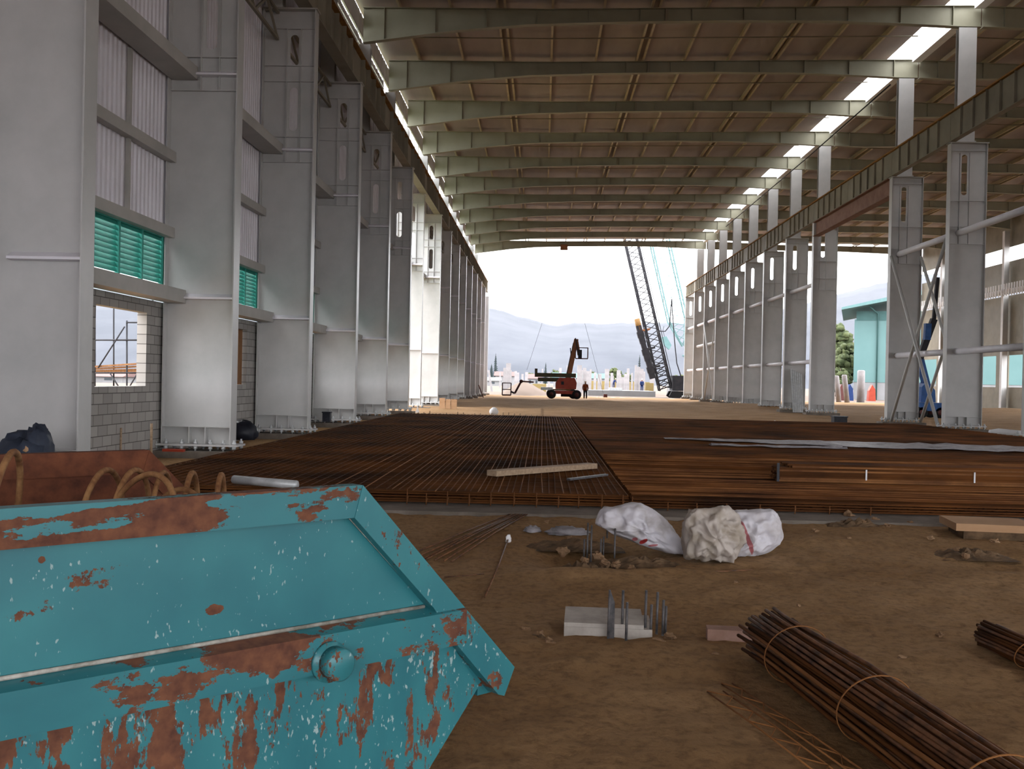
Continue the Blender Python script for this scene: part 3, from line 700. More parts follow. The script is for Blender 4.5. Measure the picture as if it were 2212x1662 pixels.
rt = pz(5, 1482)[1]; rtr = i2[1]; rib_top = (rt + rtr) / 2
rib_bot = (pz(5, 1592)[1] + i3[1]) / 2
def prof(pts, y0, y1): 
    m = MB(); m.prism([(t_, y0, z_) for t_, z_ in pts], (0, y1 - y0, 0)); return m
W = 2.06; TH = 0.008
lend = TL + 0.9
for side in (0, 1):
    yy = 0.045 if side == 0 else W - 0.045
    full = [(TL + 0.05, H0 - 0.02), (-0.03, H0 - 0.02), (B1[0] - 0.03, B1[1] + 0.01), (E1[0], E1[1]), (gt, 0.10), (lend, 0.10)]
    body = prof(full, yy, yy + TH)
    o = body.build('side_plate', 'skip_panel' if side == 0 else 'rustplate', SK)
    if side: o['label'] = 'bare rusty inner face'
# lower worn plate below the rib, near side
lowpoly = [(TL + 0.25, rib_bot), (i3[0], rib_bot), (E1[0] + 0.005, E1[1]), (gt, 0.09), (lend, 0.09)]
prof(lowpoly, 0.038, 0.0445).build('lower_side_plate', 'skip_lower', SK)
for side in (0, 1):
    y0, y1 = (-0.01, 0.06) if side == 0 else (W - 0.06, W + 0.01)
    mt = 'skip_rim' if side == 0 else 'rustplate'
    m = prof([(TL, H0), (0.0, H0), (-0.015, r1b), (TL, r1b)], y0, y1); o = m.build('top_rim', mt, SK)
    q = 0.0
    m = prof([(0.0, H0), (B1[0], B1[1]), (B2[0], B2[1]), (B2[0] - 0.035, B2[1] + 0.012), (i3[0] + 0.0, i3[1]), (i2[0], i2[1]), (i1[0], r1b)], y0 - 0.004, y1)
    m.build('sloping_rim', 'skip_slope' if side == 0 else 'rustplate', SK)
    yr0, yr1 = (-0.03, 0.045) if side == 0 else (W - 0.045, W + 0.03)
    m = MB(); 
    m.prism([(TL + 0.15, yr1, rib_top), (TL + 0.15, yr0, rib_top - 0.02), (TL + 0.15, yr0, rib_bot + 0.004), (TL + 0.15, yr1, rib_bot - 0.004)], (i3[0] - TL - 0.12, 0, 0))
    m.build('middle_rib', 'skip_rib' if side == 0 else 'rustplate', SK)
m = MB(); m.tube([(TL + 0.2, 0.036, rib_top + 0.004), (-1, 0.036, rib_top + 0.005), (i2[0] - 0.01, 0.036, rib_top + 0.004)], 0.008, 6); m.build('weld_bead', 'weld', SK)
m = MB(); m.tube([(i1[0] + 0.01, 0.036, r1b - 0.006), (i2[0], 0.036, i2[1] + 0.01)], 0.006, 5); m.build('weld_bead', 'weld', SK)
lc = pz(705, 1425)
m = MB(); m.tube([(lc[0] - 0.008, -0.028, lc[1]), (lc[0] - 0.008, -0.045, lc[1])], 0.075, 24); m.build('lug_collar', 'skip_slope', SK)
m = MB(); m.tube([(lc[0], -0.045, lc[1]), (lc[0], -0.10, lc[1]), (lc[0], -0.106, lc[1])], [0.060, 0.060, 0.053], 24); m.build('lifting_lug', 'skip_slope', SK)
# ends and floor
m = MB(); m.prism([(E1[0], 0.053, E1[1]), (gt, 0.053, 0.10), (gt - 0.01, 0.053, 0.11), (E1[0] - 0.01, 0.053, E1[1] + 0.008)], (0, W - 0.106, 0)); m.build('sloped_end_plate', 'rustplate', SK)
MB().box(B2[0] - 0.09, B2[0], 0.06, W - 0.06, B2[1], B2[1] + 0.05).build('lip_bar', 'skip_slope', SK)
m = MB(); m.prism([(TL + 0.05, 0.053, H0 - 0.03), (lend, 0.053, 0.10), (lend + 0.01, 0.053, 0.11), (TL + 0.06, 0.053, H0 - 0.03)], (0, W - 0.106, 0)); m.build('sloped_end_plate', 'rustplate', SK)
MB().box(lend, gt, 0.053, W - 0.053, 0.09, 0.10).build('floor_plate', 'rustplate', SK)
m = MB()
for y in (0.3, W - 0.3): m.box(lend + 0.1, gt - 0.1, y - 0.05, y + 0.05, 0.0, 0.09)
for o_ in (0.3, W - 0.3): MB().box(lend + 0.1, gt - 0.1, o_ - 0.05, o_ + 0.05, -0.03, 0.09).build('skid_rail', 'rustplate', SK)
# hoops of a rusty spiral standing in the skip
def hoop(px, py, Y, R, yaw, tilt, lab, r=0.0135, rb=None):
    pk = P(px, py, Y)
    n = Vector((math.cos(yaw), math.sin(yaw), 0)); up = Vector((math.sin(tilt) * n.x, math.sin(tilt) * n.y, math.cos(tilt)))
    side = n.cross(Vector((0, 0, 1))); c = pk - up * R
    pts = [c + (up * math.cos(a) + side * math.sin(a)) * R for a in [2 * math.pi * i / 40 for i in range(40)]]
    m = MB(); m.tube([p - c for p in pts], r, 7, closed=True)
    o = m.build('steel_hoop', 'rust', None, tuple(c)); tag(o, lab, 'steel hoop', 'rusty hoops standing in the skip'); return o
hoop(28, 977, 4.05, 0.33, 0.32, 0.12, 'tall rusty hoop at the left frame edge standing in the skip', 0.0145)
hoop(228, 1016, 4.35, 0.30, 0.10, 0.05, 'thin rusty hoop in front of the rusty plate, left of the wide leaning hoop', 0.013)
hoop(290, 1016, 4.4, 0.30, 0.10, 0.05, 'rusty hoop seen almost edge on behind the start of the wide leaning hoop', 0.013)
hoop(334, 1025, 4.05, 0.31, 0.85, 0.30, 'wide leaning rusty hoop crossing the others in the middle of the skip', 0.013)
hoop(352, 1021, 4.5, 0.30, 0.20, 0.0, 'rusty hoop standing just behind the peak of the wide leaning hoop', 0.012)
hoop(414, 1022, 4.55, 0.29, 0.22, 0.0, 'rusty hoop second from the right end of the skip row', 0.013)
hoop(477, 1026, 4.6, 0.29, 0.24, 0.0, 'rightmost rusty hoop showing above the skip rim', 0.013)
hoop(400, 1058, 4.15, 0.26, 0.9, 0.2, 'low rusty hoop barely showing above the skip rim', 0.012)
# grey pipe behind the skip
a = G(505, 1050, ZT); b_ = G(640, 1062, ZT)
tag(MB().tube([(a.x, a.y, ZT + 0.09), (b_.x, b_.y, ZT + 0.09)], 0.06, 12).build('pipe', 'galv'), 'dull grey pipe lying on the mat just behind the skip rim', 'pipe')

# ================================================================ foreground items
def rebars_fan(name, p, q, n, spread0, spread1, r, mat, label, cat, part='bar', z=0.02):
    t = thing(name, label, cat, (p.x, p.y, p.z))
    d = (q - p); s = Vector((-d.y, d.x, 0)).normalized()
    for i in range(n):
        f = i / max(1, n - 1) - 0.5 + random.uniform(-0.06, 0.06)
        a_ = s * spread0 * f; b2 = d + s * spread1 * f
        mid = (a_ + b2) / 2 + s * random.uniform(-0.03, 0.03)
        MB().tube([(a_.x, a_.y, z), (mid.x, mid.y, z + 0.012), (b2.x, b2.y, z)], r, 6).build(part, mat, t)
    return t
rebars_fan('loose_bar_bunch', G(925, 1215), G(1128, 1112), 7, 0.55, 0.22, 0.009, 'rebar_dark', 'bunch of thin rusty bars fanned out on the dirt beside the skip', 'rebar', z=0.025)
def single(px0, py0, px1, py1, lab, r=0.008, mat='rebar_dark'):
    a = G(px0, py0); b_ = G(px1, py1)
    tag(MB().tube([(0, 0, 0.02), tuple((b_ - a) * 0.5 + Vector((0.01, 0, 0.018))), ((b_ - a).x, (b_ - a).y, 0.02)], r, 6).build('loose_bar', mat, None, tuple(a)), lab, 'rebar')
single(1047, 1296, 1098, 1168, 'single thin bar pointing at the camera right of the fanned bars')
single(1395, 1246, 1625, 1236, 'single thin bar lying on the dirt in front of the white sacks', 0.007)
single(960, 1252, 1045, 1245, 'short thin bar on the dirt below the fanned bars', 0.006)
b = MB(); b.ball((0, 0, 0.03), 0.035, 8, 6, (1, 0.8, 1.3), 0.6, 3)
p = G(1098, 1170); tag(b.build('paper_scrap', 'white', None, tuple(p)), 'small white scrap at the end of the fanned bars', 'scrap')
# concrete block of two layers with dowels
p = G(1218, 1377, -0.2)
t = thing('concrete_block', 'pale concrete block with a stepped top beside the upright dowels', 'concrete block', (p.x, p.y, -0.21), -0.045)
L = 0.62
MB().box(0, L, 0, 0.44, 0, 0.085).build('lower_slab', 'concrete', t)
m = MB(); m.prism([(0.0, -0.004, 0.087), (0, 0.44, 0.087), (0, 0.44, 0.13), (0, 0.09, 0.125), (0, 0.0, 0.115)], (L - 0.06, 0, 0)); m.build('upper_slab', 'concrete', t)
dw = [(1316, 1388, 1275, 'p'), (1343, 1381, 1276, 'b'), (1352, 1391, 1302, 'b'), (1393, 1379, 1276, 'b'), (1405, 1383, 1307, 'b'), (1418, 1372, 1280, 'b'), (1431, 1374, 1297, 'b'), (1437, 1371, 1310, 'b')]
nmz = ['widest dowel, a flat upright blade in front of the concrete block', 'tall dowel just right of the flat blade', 'short dowel in front of the concrete block, right of the flat blade', 'tall dowel at the right part of the concrete block', 'short dowel beside the right end of the concrete block', 'tall dowel standing clear right of the concrete block', 'medium dowel, second from the right of the group', 'rightmost dowel of the group by the concrete block']
for (x, yb, yt, ty), lab in zip(dw, nmz):
    p = G(x, yb); h = (yb - yt) / FPX * p.y
    b = MB()
    if ty == 'p': b.prism([(-0.012, 0, 0), (0.035, 0.02, 0), (0.035, 0.02, h * 0.75), (0.0, 0, h), (-0.004, 0, h)], (0, 0.014, 0)); b.tube([(-0.01, -0.004, -0.02), (-0.004, -0.004, h)], 0.009, 6)
    else: b.tube([(0, 0, -0.04), (0.003, 0, h)], 0.0095, 8)
    tag(b.build('dowel_bar', 'dowel', None, tuple(p)), lab, 'dowel', 'dowels by the concrete block')
# dowels in the pit
for i, (x, yb, yt) in enumerate([(1268, 1205, 1130), (1276, 1210, 1135), (1261, 1200, 1165), (1297, 1205, 1165), (1311, 1165, 1125), (1327, 1208, 1142), (1303, 1190, 1160)]):
    p = G(x, yb); h = (yb - yt) / FPX * p.y
    tag(MB().tube([(0, 0, -0.2), (0.003, 0, h)], 0.009, 8).build('dowel_bar', 'dowel', None, tuple(p)), 'thin upright dowel in the dug pit left of the sacks, %s from the left' % ['second', 'third', 'first', 'fourth', 'sixth', 'seventh', 'fifth'][i], 'dowel', 'dowels in the pit')
p = G(1528, 1386)
tag(MB().box(0, 0.34, 0, 0.13, -0.01, 0.085).build('brick_slab', 'pink', None, tuple(p), -0.08), 'pinkish slab half under the end of the big bar bundle', 'slab')
# rocks
rk = [(1218, 1195, 0.07), (1290, 1208, 0.08), (1308, 1220, 0.06), (1262, 1215, 0.05), (1332, 1222, 0.05), (1365, 1230, 0.045), (1270, 1098, 0.06), (1180, 1130, 0.04), (1134, 1366, 0.04), (1165, 1375, 0.045), (1190, 1395, 0.05), (1425, 1395, 0.05), (1445, 1380, 0.045), (1590, 1262, 0.03),
      (1835, 1120, 0.10), (1862, 1135, 0.08), (1890, 1128, 0.07), (1915, 1140, 0.06), (1965, 1135, 0.06), (1830, 1170, 0.05), (1860, 1180, 0.05), (1760, 1150, 0.05), (2010, 1165, 0.05), (2085, 1205, 0.05), (2110, 1200, 0.06), (2065, 1195, 0.07), (2150, 1172, 0.05), (1950, 1425, 0.03), (2030, 1375, 0.03), (1725, 1310, 0.02), (1230, 1165, 0.04), (1545, 1420, 0.035)]
protos = []
for s_ in range(4):
    m = MB(); m.ball((0, 0, 0), 1, 9, 7, (1, 0.8, 0.62), 0.9, s_ * 3.3); protos.append(m)
for i, (x, y, r) in enumerate(rk):
    p = G(x, y); m = MB(); s_ = protos[i % 4]; m.v = [(a * r, b2 * r, c * r) for a, b2, c in s_.v]; m.f = list(s_.f); m.smooth = [False] * len(m.f)
    where = 'around the pit left of the white sacks' if (x < 1400 and y < 1300) else ('beside the concrete block' if x < 1500 else ('at the right behind the bar bundles' if y < 1260 else 'near the bar bundles'))
    tag(m.build('rock', 'rock', None, (p.x, p.y, -0.2 + r * 0.28), random.uniform(0, 6)), 'small clay rock ' + where, 'rock', 'clay rocks ' + where)
# grey sheet scraps and dark spoil at the pit
def spoil(px, py, sx, sy, h, sd, lab):
    p = G(px, py); m = MB(); K = 26; vs = []
    for j in range(K + 1):
        for i in range(K + 1):
            x = -1 + 2 * i / K; y = -1 + 2 * j / K; r = math.hypot(x, y)
            z = max(0.0, 1 - r) ** 0.7 * (0.55 + 1.3 * abs(noise.noise(Vector((x * 3.4 + sd, y * 3.4, sd)))) + 0.5 * abs(noise.noise(Vector((x * 9 + sd, y * 9, sd)))))
            vs.append((x * sx, y * sy, z * h - 0.03))
    fs = [(j * (K + 1) + i, j * (K + 1) + i + 1, (j + 1) * (K + 1) + i + 1, (j + 1) * (K + 1) + i) for j in range(K) for i in range(K)]
    m.add(vs, fs, False); return tag(m.build('spoil_heap', 'mud', None, tuple(p)), lab, 'spoil')
spoil(1240, 1178, 0.55, 0.28, 0.10, 1, 'dark clods of spoil on the left edge of the pit')
spoil(1375, 1215, 0.50, 0.22, 0.08, 4, 'dark clods of spoil right of the pit dowels under the sacks')
spoil(1255, 1228, 0.28, 0.13, 0.09, 7, 'dark clods of spoil at the near edge of the pit')
spoil(2095, 1198, 0.45, 0.25, 0.10, 9, 'dark clods of spoil by the timber slab at the right')
spoil(1160, 1380, 0.20, 0.12, 0.05, 12, 'small clods left of the concrete block')
spoil(1320, 1400, 0.40, 0.10, 0.035, 15, 'loose clods in front of the dowels and concrete block')
spoil(1845, 1135, 0.45, 0.22, 0.10, 17, 'brown clods on the dirt right of the striped sack')
def crumple(name, mat, p, sx, sy, sz, sd, lab, cat, rz=0.0, flatb=True, n=30, m_=18, fr=2.2, am=0.28):
    m = MB(); m.ball((0, 0, 0), 1, n, m_)
    vs = []
    for v in m.v:
        v = Vector(v); q = v * fr + Vector((sd, 0, 0))
        k = 1 + am * (abs(noise.noise(q)) * 2 - 0.6) + am * 0.5 * (abs(noise.noise(q * 2.3)) * 2 - 0.6) + am * 0.2 * noise.noise(q * 6)
        z = v.z * k
        if flatb and z < -0.25: z = -0.25 - (abs(z) - 0.25) * 0.15
        vs.append((v.x * k * sx, v.y * k * sy, (z + 0.33) * sz))
    m.v = vs
    return tag(m.build(name, mat, None, tuple(p), rz), lab, cat)
crumple('sheet_scrap', 'plastic', G(1225, 1155), 0.26, 0.14, 0.07, 2, 'crumpled grey sheet scrap at the left side of the pit', 'scrap')
crumple('sheet_scrap', 'plastic', G(1150, 1150), 0.10, 0.08, 0.06, 9, 'small grey scrap at the far left of the pit', 'scrap')
# white sacks
def sack_mat(name, base, dirt, marks):
    m, t, b = newmat(name)
    tc = N(t, 'ShaderNodeTexCoord'); n1 = N(t, 'ShaderNodeTexNoise', Scale=5, Detail=6); t.links.new(tc.outputs['Object'], n1.inputs['Vector'])
    rp = N(t, 'ShaderNodeValToRGB'); rp.color_ramp.elements[0].position = 0.38; rp.color_ramp.elements[0].color = (*dirt, 1); rp.color_ramp.elements[1].position = 0.56; rp.color_ramp.elements[1].color = (*base, 1)
    t.links.new(n1.outputs['Fac'], rp.inputs[0]); out = rp.outputs[0]
    for (cx, cz, rx, rz, ang, col) in marks:
        mp = N(t, 'ShaderNodeMapping', vector_type='TEXTURE'); mp.inputs['Location'].default_value = (cx, 0, cz); mp.inputs['Rotation'].default_value = (0, -ang, 0); mp.inputs['Scale'].default_value = (rx, 100, rz)
        t.links.new(tc.outputs['Object'], mp.inputs[0]); ln = N(t, 'ShaderNodeVectorMath', operation='LENGTH'); t.links.new(mp.outputs[0], ln.inputs[0])
        mr = N(t, 'ShaderNodeMapRange'); mr.inputs['From Min'].default_value = 1.0; mr.inputs['From Max'].default_value = 0.9; t.links.new(ln.outputs['Value'], mr.inputs['Value'])
        mx = N(t, 'ShaderNodeMix', data_type='RGBA'); t.links.new(mr.outputs[0], mx.inputs[0]); t.links.new(out, mx.inputs[6]); mx.inputs[7].default_value = (*col, 1); out = mx.outputs[2]
    t.links.new(out, b.inputs['Base Color']); b.inputs['Roughness'].default_value = 0.6
    return m
RED = (0.42, 0.03, 0.03); PK = (0.38, 0.12, 0.13)
M['sack1'] = sack_mat('woven_sack_white', (0.56, 0.54, 0.58), (0.40, 0.37, 0.37), [(0.02, 0.14, 0.05, 0.028, 0.7, RED), (-0.07, 0.16, 0.03, 0.02, 0.4, PK), (0.12, 0.10, 0.055, 0.012, 0.2, PK)])
M['sack2'] = sack_mat('dirty_sack_beige', (0.42, 0.37, 0.33), (0.30, 0.25, 0.20), [])
M['sack3'] = sack_mat('woven_sack_striped', (0.56, 0.54, 0.58), (0.46, 0.43, 0.44), [(-0.09, 0.20, 0.026, 0.20, 0.35, PK), (0.10, 0.52, 0.06, 0.03, 0.0, PK)])
def hull_blob(name, mat, pxs, pys, Y, depth, sd, lab, cat, amp=0.12, extra=None):
    # a filled bag: outline in the upright plane at distance Y, swollen to real depth, folds from ridged noise
    n = len(pxs); pts = [P(x, y, Y) for x, y in zip(pxs, pys)]
    cx = sum(p.x for p in pts) / n; cz = sum(p.z for p in pts) / n; K = 72; R = 20
    dense = []
    for i in range(K):
        f = i / K * n; a = int(f) % n; b_ = (a + 1) % n; g = f - int(f)
        p0, p1, p2, p3 = pts[a - 1], pts[a], pts[b_], pts[(b_ + 1) % n]
        q = 0.5 * ((2 * p1) + (-p0 + p2) * g + (2 * p0 - 5 * p1 + 4 * p2 - p3) * g * g + (-p0 + 3 * p1 - 3 * p2 + p3) * g ** 3)
        dense.append((q.x - cx, q.z - cz))
    base = -0.19
    vs = [(0, -depth / 2, cz - base)]; 
    def put(r, x, z, sgn):
        ph = math.sqrt(max(0, 1 - r * r)); wx, wz = x * r, z * r
        q = Vector((wx * 5 + sd, sgn * ph * 1.5, wz * 5)); 
        rid = (0.8 - abs(noise.noise(q)) * 3.2) * amp * 0.7 + (0.8 - abs(noise.noise(q * 2.2)) * 3.2) * amp * 0.5 + (0.8 - abs(noise.noise(q * 4.6)) * 3.2) * amp * 0.22
        k = 1 + rid * (0.4 if r > 0.97 else 1)
        return (wx * k, sgn * depth / 2 * ph * (1 + rid * 2.2), max(0.004, (wz * k) + cz - base))
    rs = [math.sin(math.pi / 2 * (j + 1) / R) for j in range(R)]
    for r in rs:
        for x, z in dense: vs.append(put(r, x, z, -1))
    for r in reversed(rs[:-1]):
        for x, z in dense: vs.append(put(r, x, z, 1))
    vs.append((0, depth / 2, cz - base)); L = len(vs) - 1
    fs = [(0, 1 + (k + 1) % K, 1 + k) for k in range(K)]
    rows = 2 * R - 1
    for j in range(rows - 1):
        for k in range(K): fs.append((1 + j * K + k, 1 + j * K + (k + 1) % K, 1 + (j + 1) * K + (k + 1) % K, 1 + (j + 1) * K + k))
    a = 1 + (rows - 1) * K; fs += [(a + k, a + (k + 1) % K, L) for k in range(K)]
    m = MB(); m.add(vs, fs, True)
    return tag(m.build(name, mat, None, (cx, Y, base)), lab, cat)
hull_blob('sack', 'sack1', [1288, 1302, 1330, 1372, 1408, 1440, 1470, 1486, 1455, 1400, 1340, 1300], [1128, 1100, 1096, 1086, 1100, 1125, 1165, 1200, 1198, 1182, 1160, 1140], 10.65, 0.50, 1.3, 'white woven sack with red print, left of the pair on the dirt', 'sack', 0.09)
hull_blob('sack', 'sack3', [1560, 1550, 1580, 1610, 1650, 1672, 1686, 1690, 1672, 1640, 1610, 1570], [1200, 1150, 1108, 1104, 1100, 1105, 1130, 1165, 1185, 1200, 1206, 1206], 10.65, 0.5, 7.7, 'white sack with a pink stripe, rightmost of the sacks on the dirt', 'sack', 0.10)
hull_blob('sack', 'sack2', [1480, 1478, 1482, 1500, 1530, 1560, 1590, 1600, 1605, 1590, 1575, 1540, 1505], [1205, 1160, 1120, 1102, 1100, 1095, 1110, 1135, 1170, 1200, 1216, 1212, 1208], 10.2, 0.42, 4.1, 'dirty beige crumpled sack between the two white sacks', 'sack', 0.16)

# rebar bundles
def bundle(name, base, direction, L, R, nbars, r, ties, lab, taper=0.0):
    d = Vector(direction).normalized(); s = Vector((d.y, -d.x, 0)); u = Vector((0, 0, 1))
    t = thing(name, lab, 'rebar bundle', tuple(base))
    k = 0; placed = []
    # sunflower packing, dense shell visible
    for i in range(nbars):
        rr = math.sqrt((i + 0.5) / nbars) * (R - r); a = i * 2.39996
        x, z = rr * math.cos(a) * 1.08, rr * math.sin(a)
        e0 = random.uniform(-0.07, 0.05); w1 = random.uniform(-0.014, 0.014); w2 = random.uniform(-0.014, 0.014)
        p0 = d * e0 + s * (x * (1 + random.uniform(0, 0.12))) + u * (z + R); 
        pts = [p0, d * (0.25) + s * x * 0.96 + u * (z * 0.96 + R), d * (L * 0.35) + s * (x + w1) * 0.98 + u * (z + R + w2), d * (L * 0.7) + s * (x + w2) + u * (z + R + w1), d * L + s * x + u * (z + R)]
        MB().tube([tuple(p) for p in pts], r, 6).build('bar', random.choice(['rebar_dark', 'rebar_dark', 'rebar', 'rebar', 'rebar_long']), t)
    for q in ties:
        c = d * q + u * R; pts = [tuple(c + (s * math.cos(a) * 1.08 + u * math.sin(a)) * (R + 0.003) + d * 0.05 * math.sin(a)) for a in [2 * math.pi * j / 32 for j in range(32)]]
        MB().tube(pts, 0.004, 5, closed=True).build('tie_wire', 'rebar_long', t)
    return t
b0 = G(1655, 1440); dirv = Vector((0.142, -1, 0))
bundle('rebar_bundle', Vector((b0.x + 0.03, b0.y + 0.05, -0.2)), dirv, 3.6, 0.185, 100, 0.0115, (0.45, 1.45, 2.5), 'big tied bundle of dark rusty bars running out of the lower right corner')
b1 = G(2128, 1410); 
bundle('rebar_bundle', Vector((b1.x + 0.05, b1.y + 0.1, -0.2)), Vector((0.142, -1, 0)), 3.2, 0.10, 50, 0.0115, (0.5, 1.6), 'small bundle of rusty bars cut by the right edge of the frame')
# lattice ladders of thin rods lying flat
def ladder(px0, py0, px1, py1, wd, lab):
    a = G(px0, py0); b_ = G(px1, py1); d = b_ - a; L = d.length; d.normalize(); s = Vector((-d.y, d.x, 0)) * wd / 2
    t = thing('wire_lattice', lab, 'wire lattice', tuple(a))
    z = Vector((0, 0, 0.02))
    for sg in (-1, 1): MB().tube([tuple(s * sg + z), tuple(d * L * 0.5 + s * sg + z + Vector((0, 0, 0.01))), tuple(d * L + s * sg + z)], 0.005, 6).build('side_wire', 'rebar_long', t)
    m = MB(); n = int(L / 0.12); pts = []
    for i in range(n + 1): pts.append(tuple(d * (L * i / n) + s * (1 if i % 2 else -1) + z * 1.3))
    m.tube(pts, 0.004, 5).build('zigzag_wire', 'rebar_long', t)
ladder(1545, 1502, 1800, 1690, 0.10, 'thin rusty wire lattice lying left of the big bar bundle, outer one')
ladder(1570, 1485, 1870, 1690, 0.07, 'thin rusty wire lattice closest to the big bar bundle')
# slab over a hole at the right
p = G(2065, 1165)
t = thing('timber_form', 'tan timber slab bridging a dark hole by the right mat edge', 'timber slab', (p.x, p.y, -0.2), -0.12)
MB().box(0, 0.95, 0, 0.75, 0.10, 0.19).build('board', 'card', t); MB().box(0.1, 0.9, 0.05, 0.7, 0.0, 0.10).build('muddy_base', 'mud', t)

# navy sheet heap, bags, crates by the columns
p = Vector((-6.35, 13.4, -0.17))
p = P(60, 960, 12.9); 
t = thing('sheet_heap', 'dark blue sheet heap with a brown lump behind the rusty skip plate', 'heap', (p.x, 12.9, -0.19))
def blob(mat, nm, cx, cz, sx_, sz_, sy_, sd, am=0.3):
    m = MB(); m.ball((0, 0, 0), 1, 26, 16); vs = []
    for v in m.v:
        v = Vector(v); k = 1 + am * (1 - 2.4 * abs(noise.noise(v * 2.1 + Vector((sd, 0, 0))))) + 0.1 * noise.noise(v * 5)
        vs.append((cx + v.x * k * sx_, v.y * k * sy_, max(0.0, cz + v.z * k * sz_)))
    m.v = vs; return m.build(nm, mat, t)
blob('navy', 'sheet', -0.05, 0.38, 0.44, 0.50, 0.35, 1); blob('navy', 'sheet', 0.14, 0.62, 0.17, 0.42, 0.2, 5, 0.2); blob('card', 'lump', 0.12, 0.76, 0.08, 0.12, 0.28, 3, 0.1)
def lump(name, mat, px, py, Y, sx_, sz_, sy_, sd, lab, cat, zb=-0.03):
    p = P(px, py, Y); m = MB(); m.ball((0, 0, 0), 1, 20, 12); vs = []
    for v in m.v:
        v = Vector(v); k = 1 + 0.18 * (1 - 2.4 * abs(noise.noise(v * 1.9 + Vector((sd, 0, 0)))))
        vs.append((v.x * k * sx_, v.y * k * sy_, max(0.0, sz_ * 0.6 + v.z * k * sz_)))
    m.v = vs; return tag(m.build(name, mat, None, (p.x, Y, zb)), lab, cat)
lump('black_bag', 'black', 523, 930, 23.6, 0.35, 0.28, 0.3, 2, 'black plastic bag at the foot of the block wall in the second left bay', 'bag', 0.05)
p = P(706, 905, 34.0); m = MB(); m.box(-0.13, 0.13, -0.12, 0.12, 0, 0.34); m.box(-0.15, 0.15, -0.14, 0.14, 0.30, 0.345)
tag(m.build('black_bucket', 'black', None, (p.x, 34.0, 0.05)), 'black square bin in front of the third left column gap', 'bin')
a = G(365, 972, 0.06); b_ = G(410, 973, 0.06)
tag(MB().bar((a.x, a.y - 0.3, 0.075), (b_.x, a.y - 0.3, 0.075), 0.12, 0.05).build('orange_board', 'orange', None), 'orange board on the mat in front of the second left column base', 'board')
p = P(1813, 898, 47.0); m = MB(); m.box(-0.3, 0.3, -0.25, 0.25, 0, 0.45); m.box(-0.33, 0.33, -0.28, 0.28, 0.42, 0.47); m.box(-0.33, 0.33, -0.28, 0.28, 0, 0.05)
tag(m.build('black_crate', 'black', None, (p.x, 47.0, -0.22)), 'black crate on the dirt right of the column next to the transfer beam gap', 'crate')
# tan timber panels and scraps by the left doorway
t = thing('timber_fence', 'row of tan timber panels standing just past the doorway on the left', 'panels', (P(949, 885, 56).x, 56.0, -0.2))
for i, (x0, x1, h) in enumerate(((0.0, 0.32, 0.72), (0.34, 0.62, 0.66), (0.64, 0.98, 0.66))): MB().box(x0, x1, -0.03 + 0.03 * i, 0.0 + 0.03 * i, 0, h).build('panel', 'card', t)
p = P(1067, 892, 50.0); m = MB(); m.ball((0, 0, 0), 1, 14, 9); m.v = [(v[0] * 0.22 * (1 + 0.3 * noise.noise(Vector(v) * 2)), v[1] * 0.2, max(0, 0.13 + v[2] * 0.24)) for v in m.v]
tag(m.build('white_bag', 'white', None, (p.x, 50.0, -0.14)), 'white bag lying on the dirt bank beyond the left mat', 'bag')
p = P(901, 890, 50.5); m = MB(); m.prism([(-0.1, 0, 0), (0.12, 0, 0), (0.02, 0, 0.38)], (0, 0.03, 0))
tag(m.build('white_offcut', 'white', None, (p.x, 50.5, -0.16)), 'narrow white offcut standing at the doorway column base', 'offcut')
p = P(1675, 897, 46.5); m = MB(); m.ball((0, 0, 0.07), 0.09, 9, 7, (1, 0.8, 1.2), 0.5, 2)
tag(m.build('white_scrap', 'white', None, (p.x, 46.5, -0.2)), 'tiny white scrap on the dirt beyond the right mat', 'scrap')
# pale starter stubs along the far rim of the mat
for i in range(24):
    x = XM0 + 0.4 + i * 0.26
    tag(MB().tube([(0, 0, 0), (0.01, 0, random.uniform(0.2, 0.34))], 0.02, 5).build('starter_bar', 'timber', None, (x, 45.6 + random.uniform(-0.1, 0.1), -0.21)), 'pale stub along the far rim of the left mat', 'rebar', 'pale stubs along the far rim of the left mat')
# white tarp strip right
p = P(2150, 938, 37)
tag(MB().tube([(-0.35, 0, 0.1), (0.0, 0.03, 0.13), (0.5, -0.02, 0.1), (0.9, 0, 0.12)], [0.1, 0.13, 0.12, 0.07], 10).build('rolled_sheet', 'white', None, (p.x + 0.15, 37.0, -0.04)), 'rolled white sheet on the dirt between the two nearest right columns', 'roll')
# galvanised purlins leaning against a right column
t = thing('channel_stack', 'stack of galvanised channels leaning against the fifth right column', 'channels', (17.7, NY(10) - 0.6, -0.2))
for i in range(6):
    m = MB(); x = -0.35 + i * 0.12; m.bar((x, -0.45, 0.0), (x - 0.05 + i * 0.02, 0.32, 3.0 - 0.07 * i), 0.10, 0.06); m.build('channel', 'galv', t)

# ================================================================ machines and people far down the hall
ZG = -0.2
def wheel(t, x, y, z, r, w_):
    o = MB().tube([(x, y - w_ / 2, z), (x, y - w_ * 0.35, z), (x, y + w_ * 0.35, z), (x, y + w_ / 2, z)], [r * 0.86, r, r, r * 0.86], 20).build('wheel', 'tyre', t)
    MB().tube([(x, y - w_ / 2 - 0.02, z), (x, y - w_ / 2 + 0.03, z)], r * 0.45, 12).build('hub', 'darkred', o)
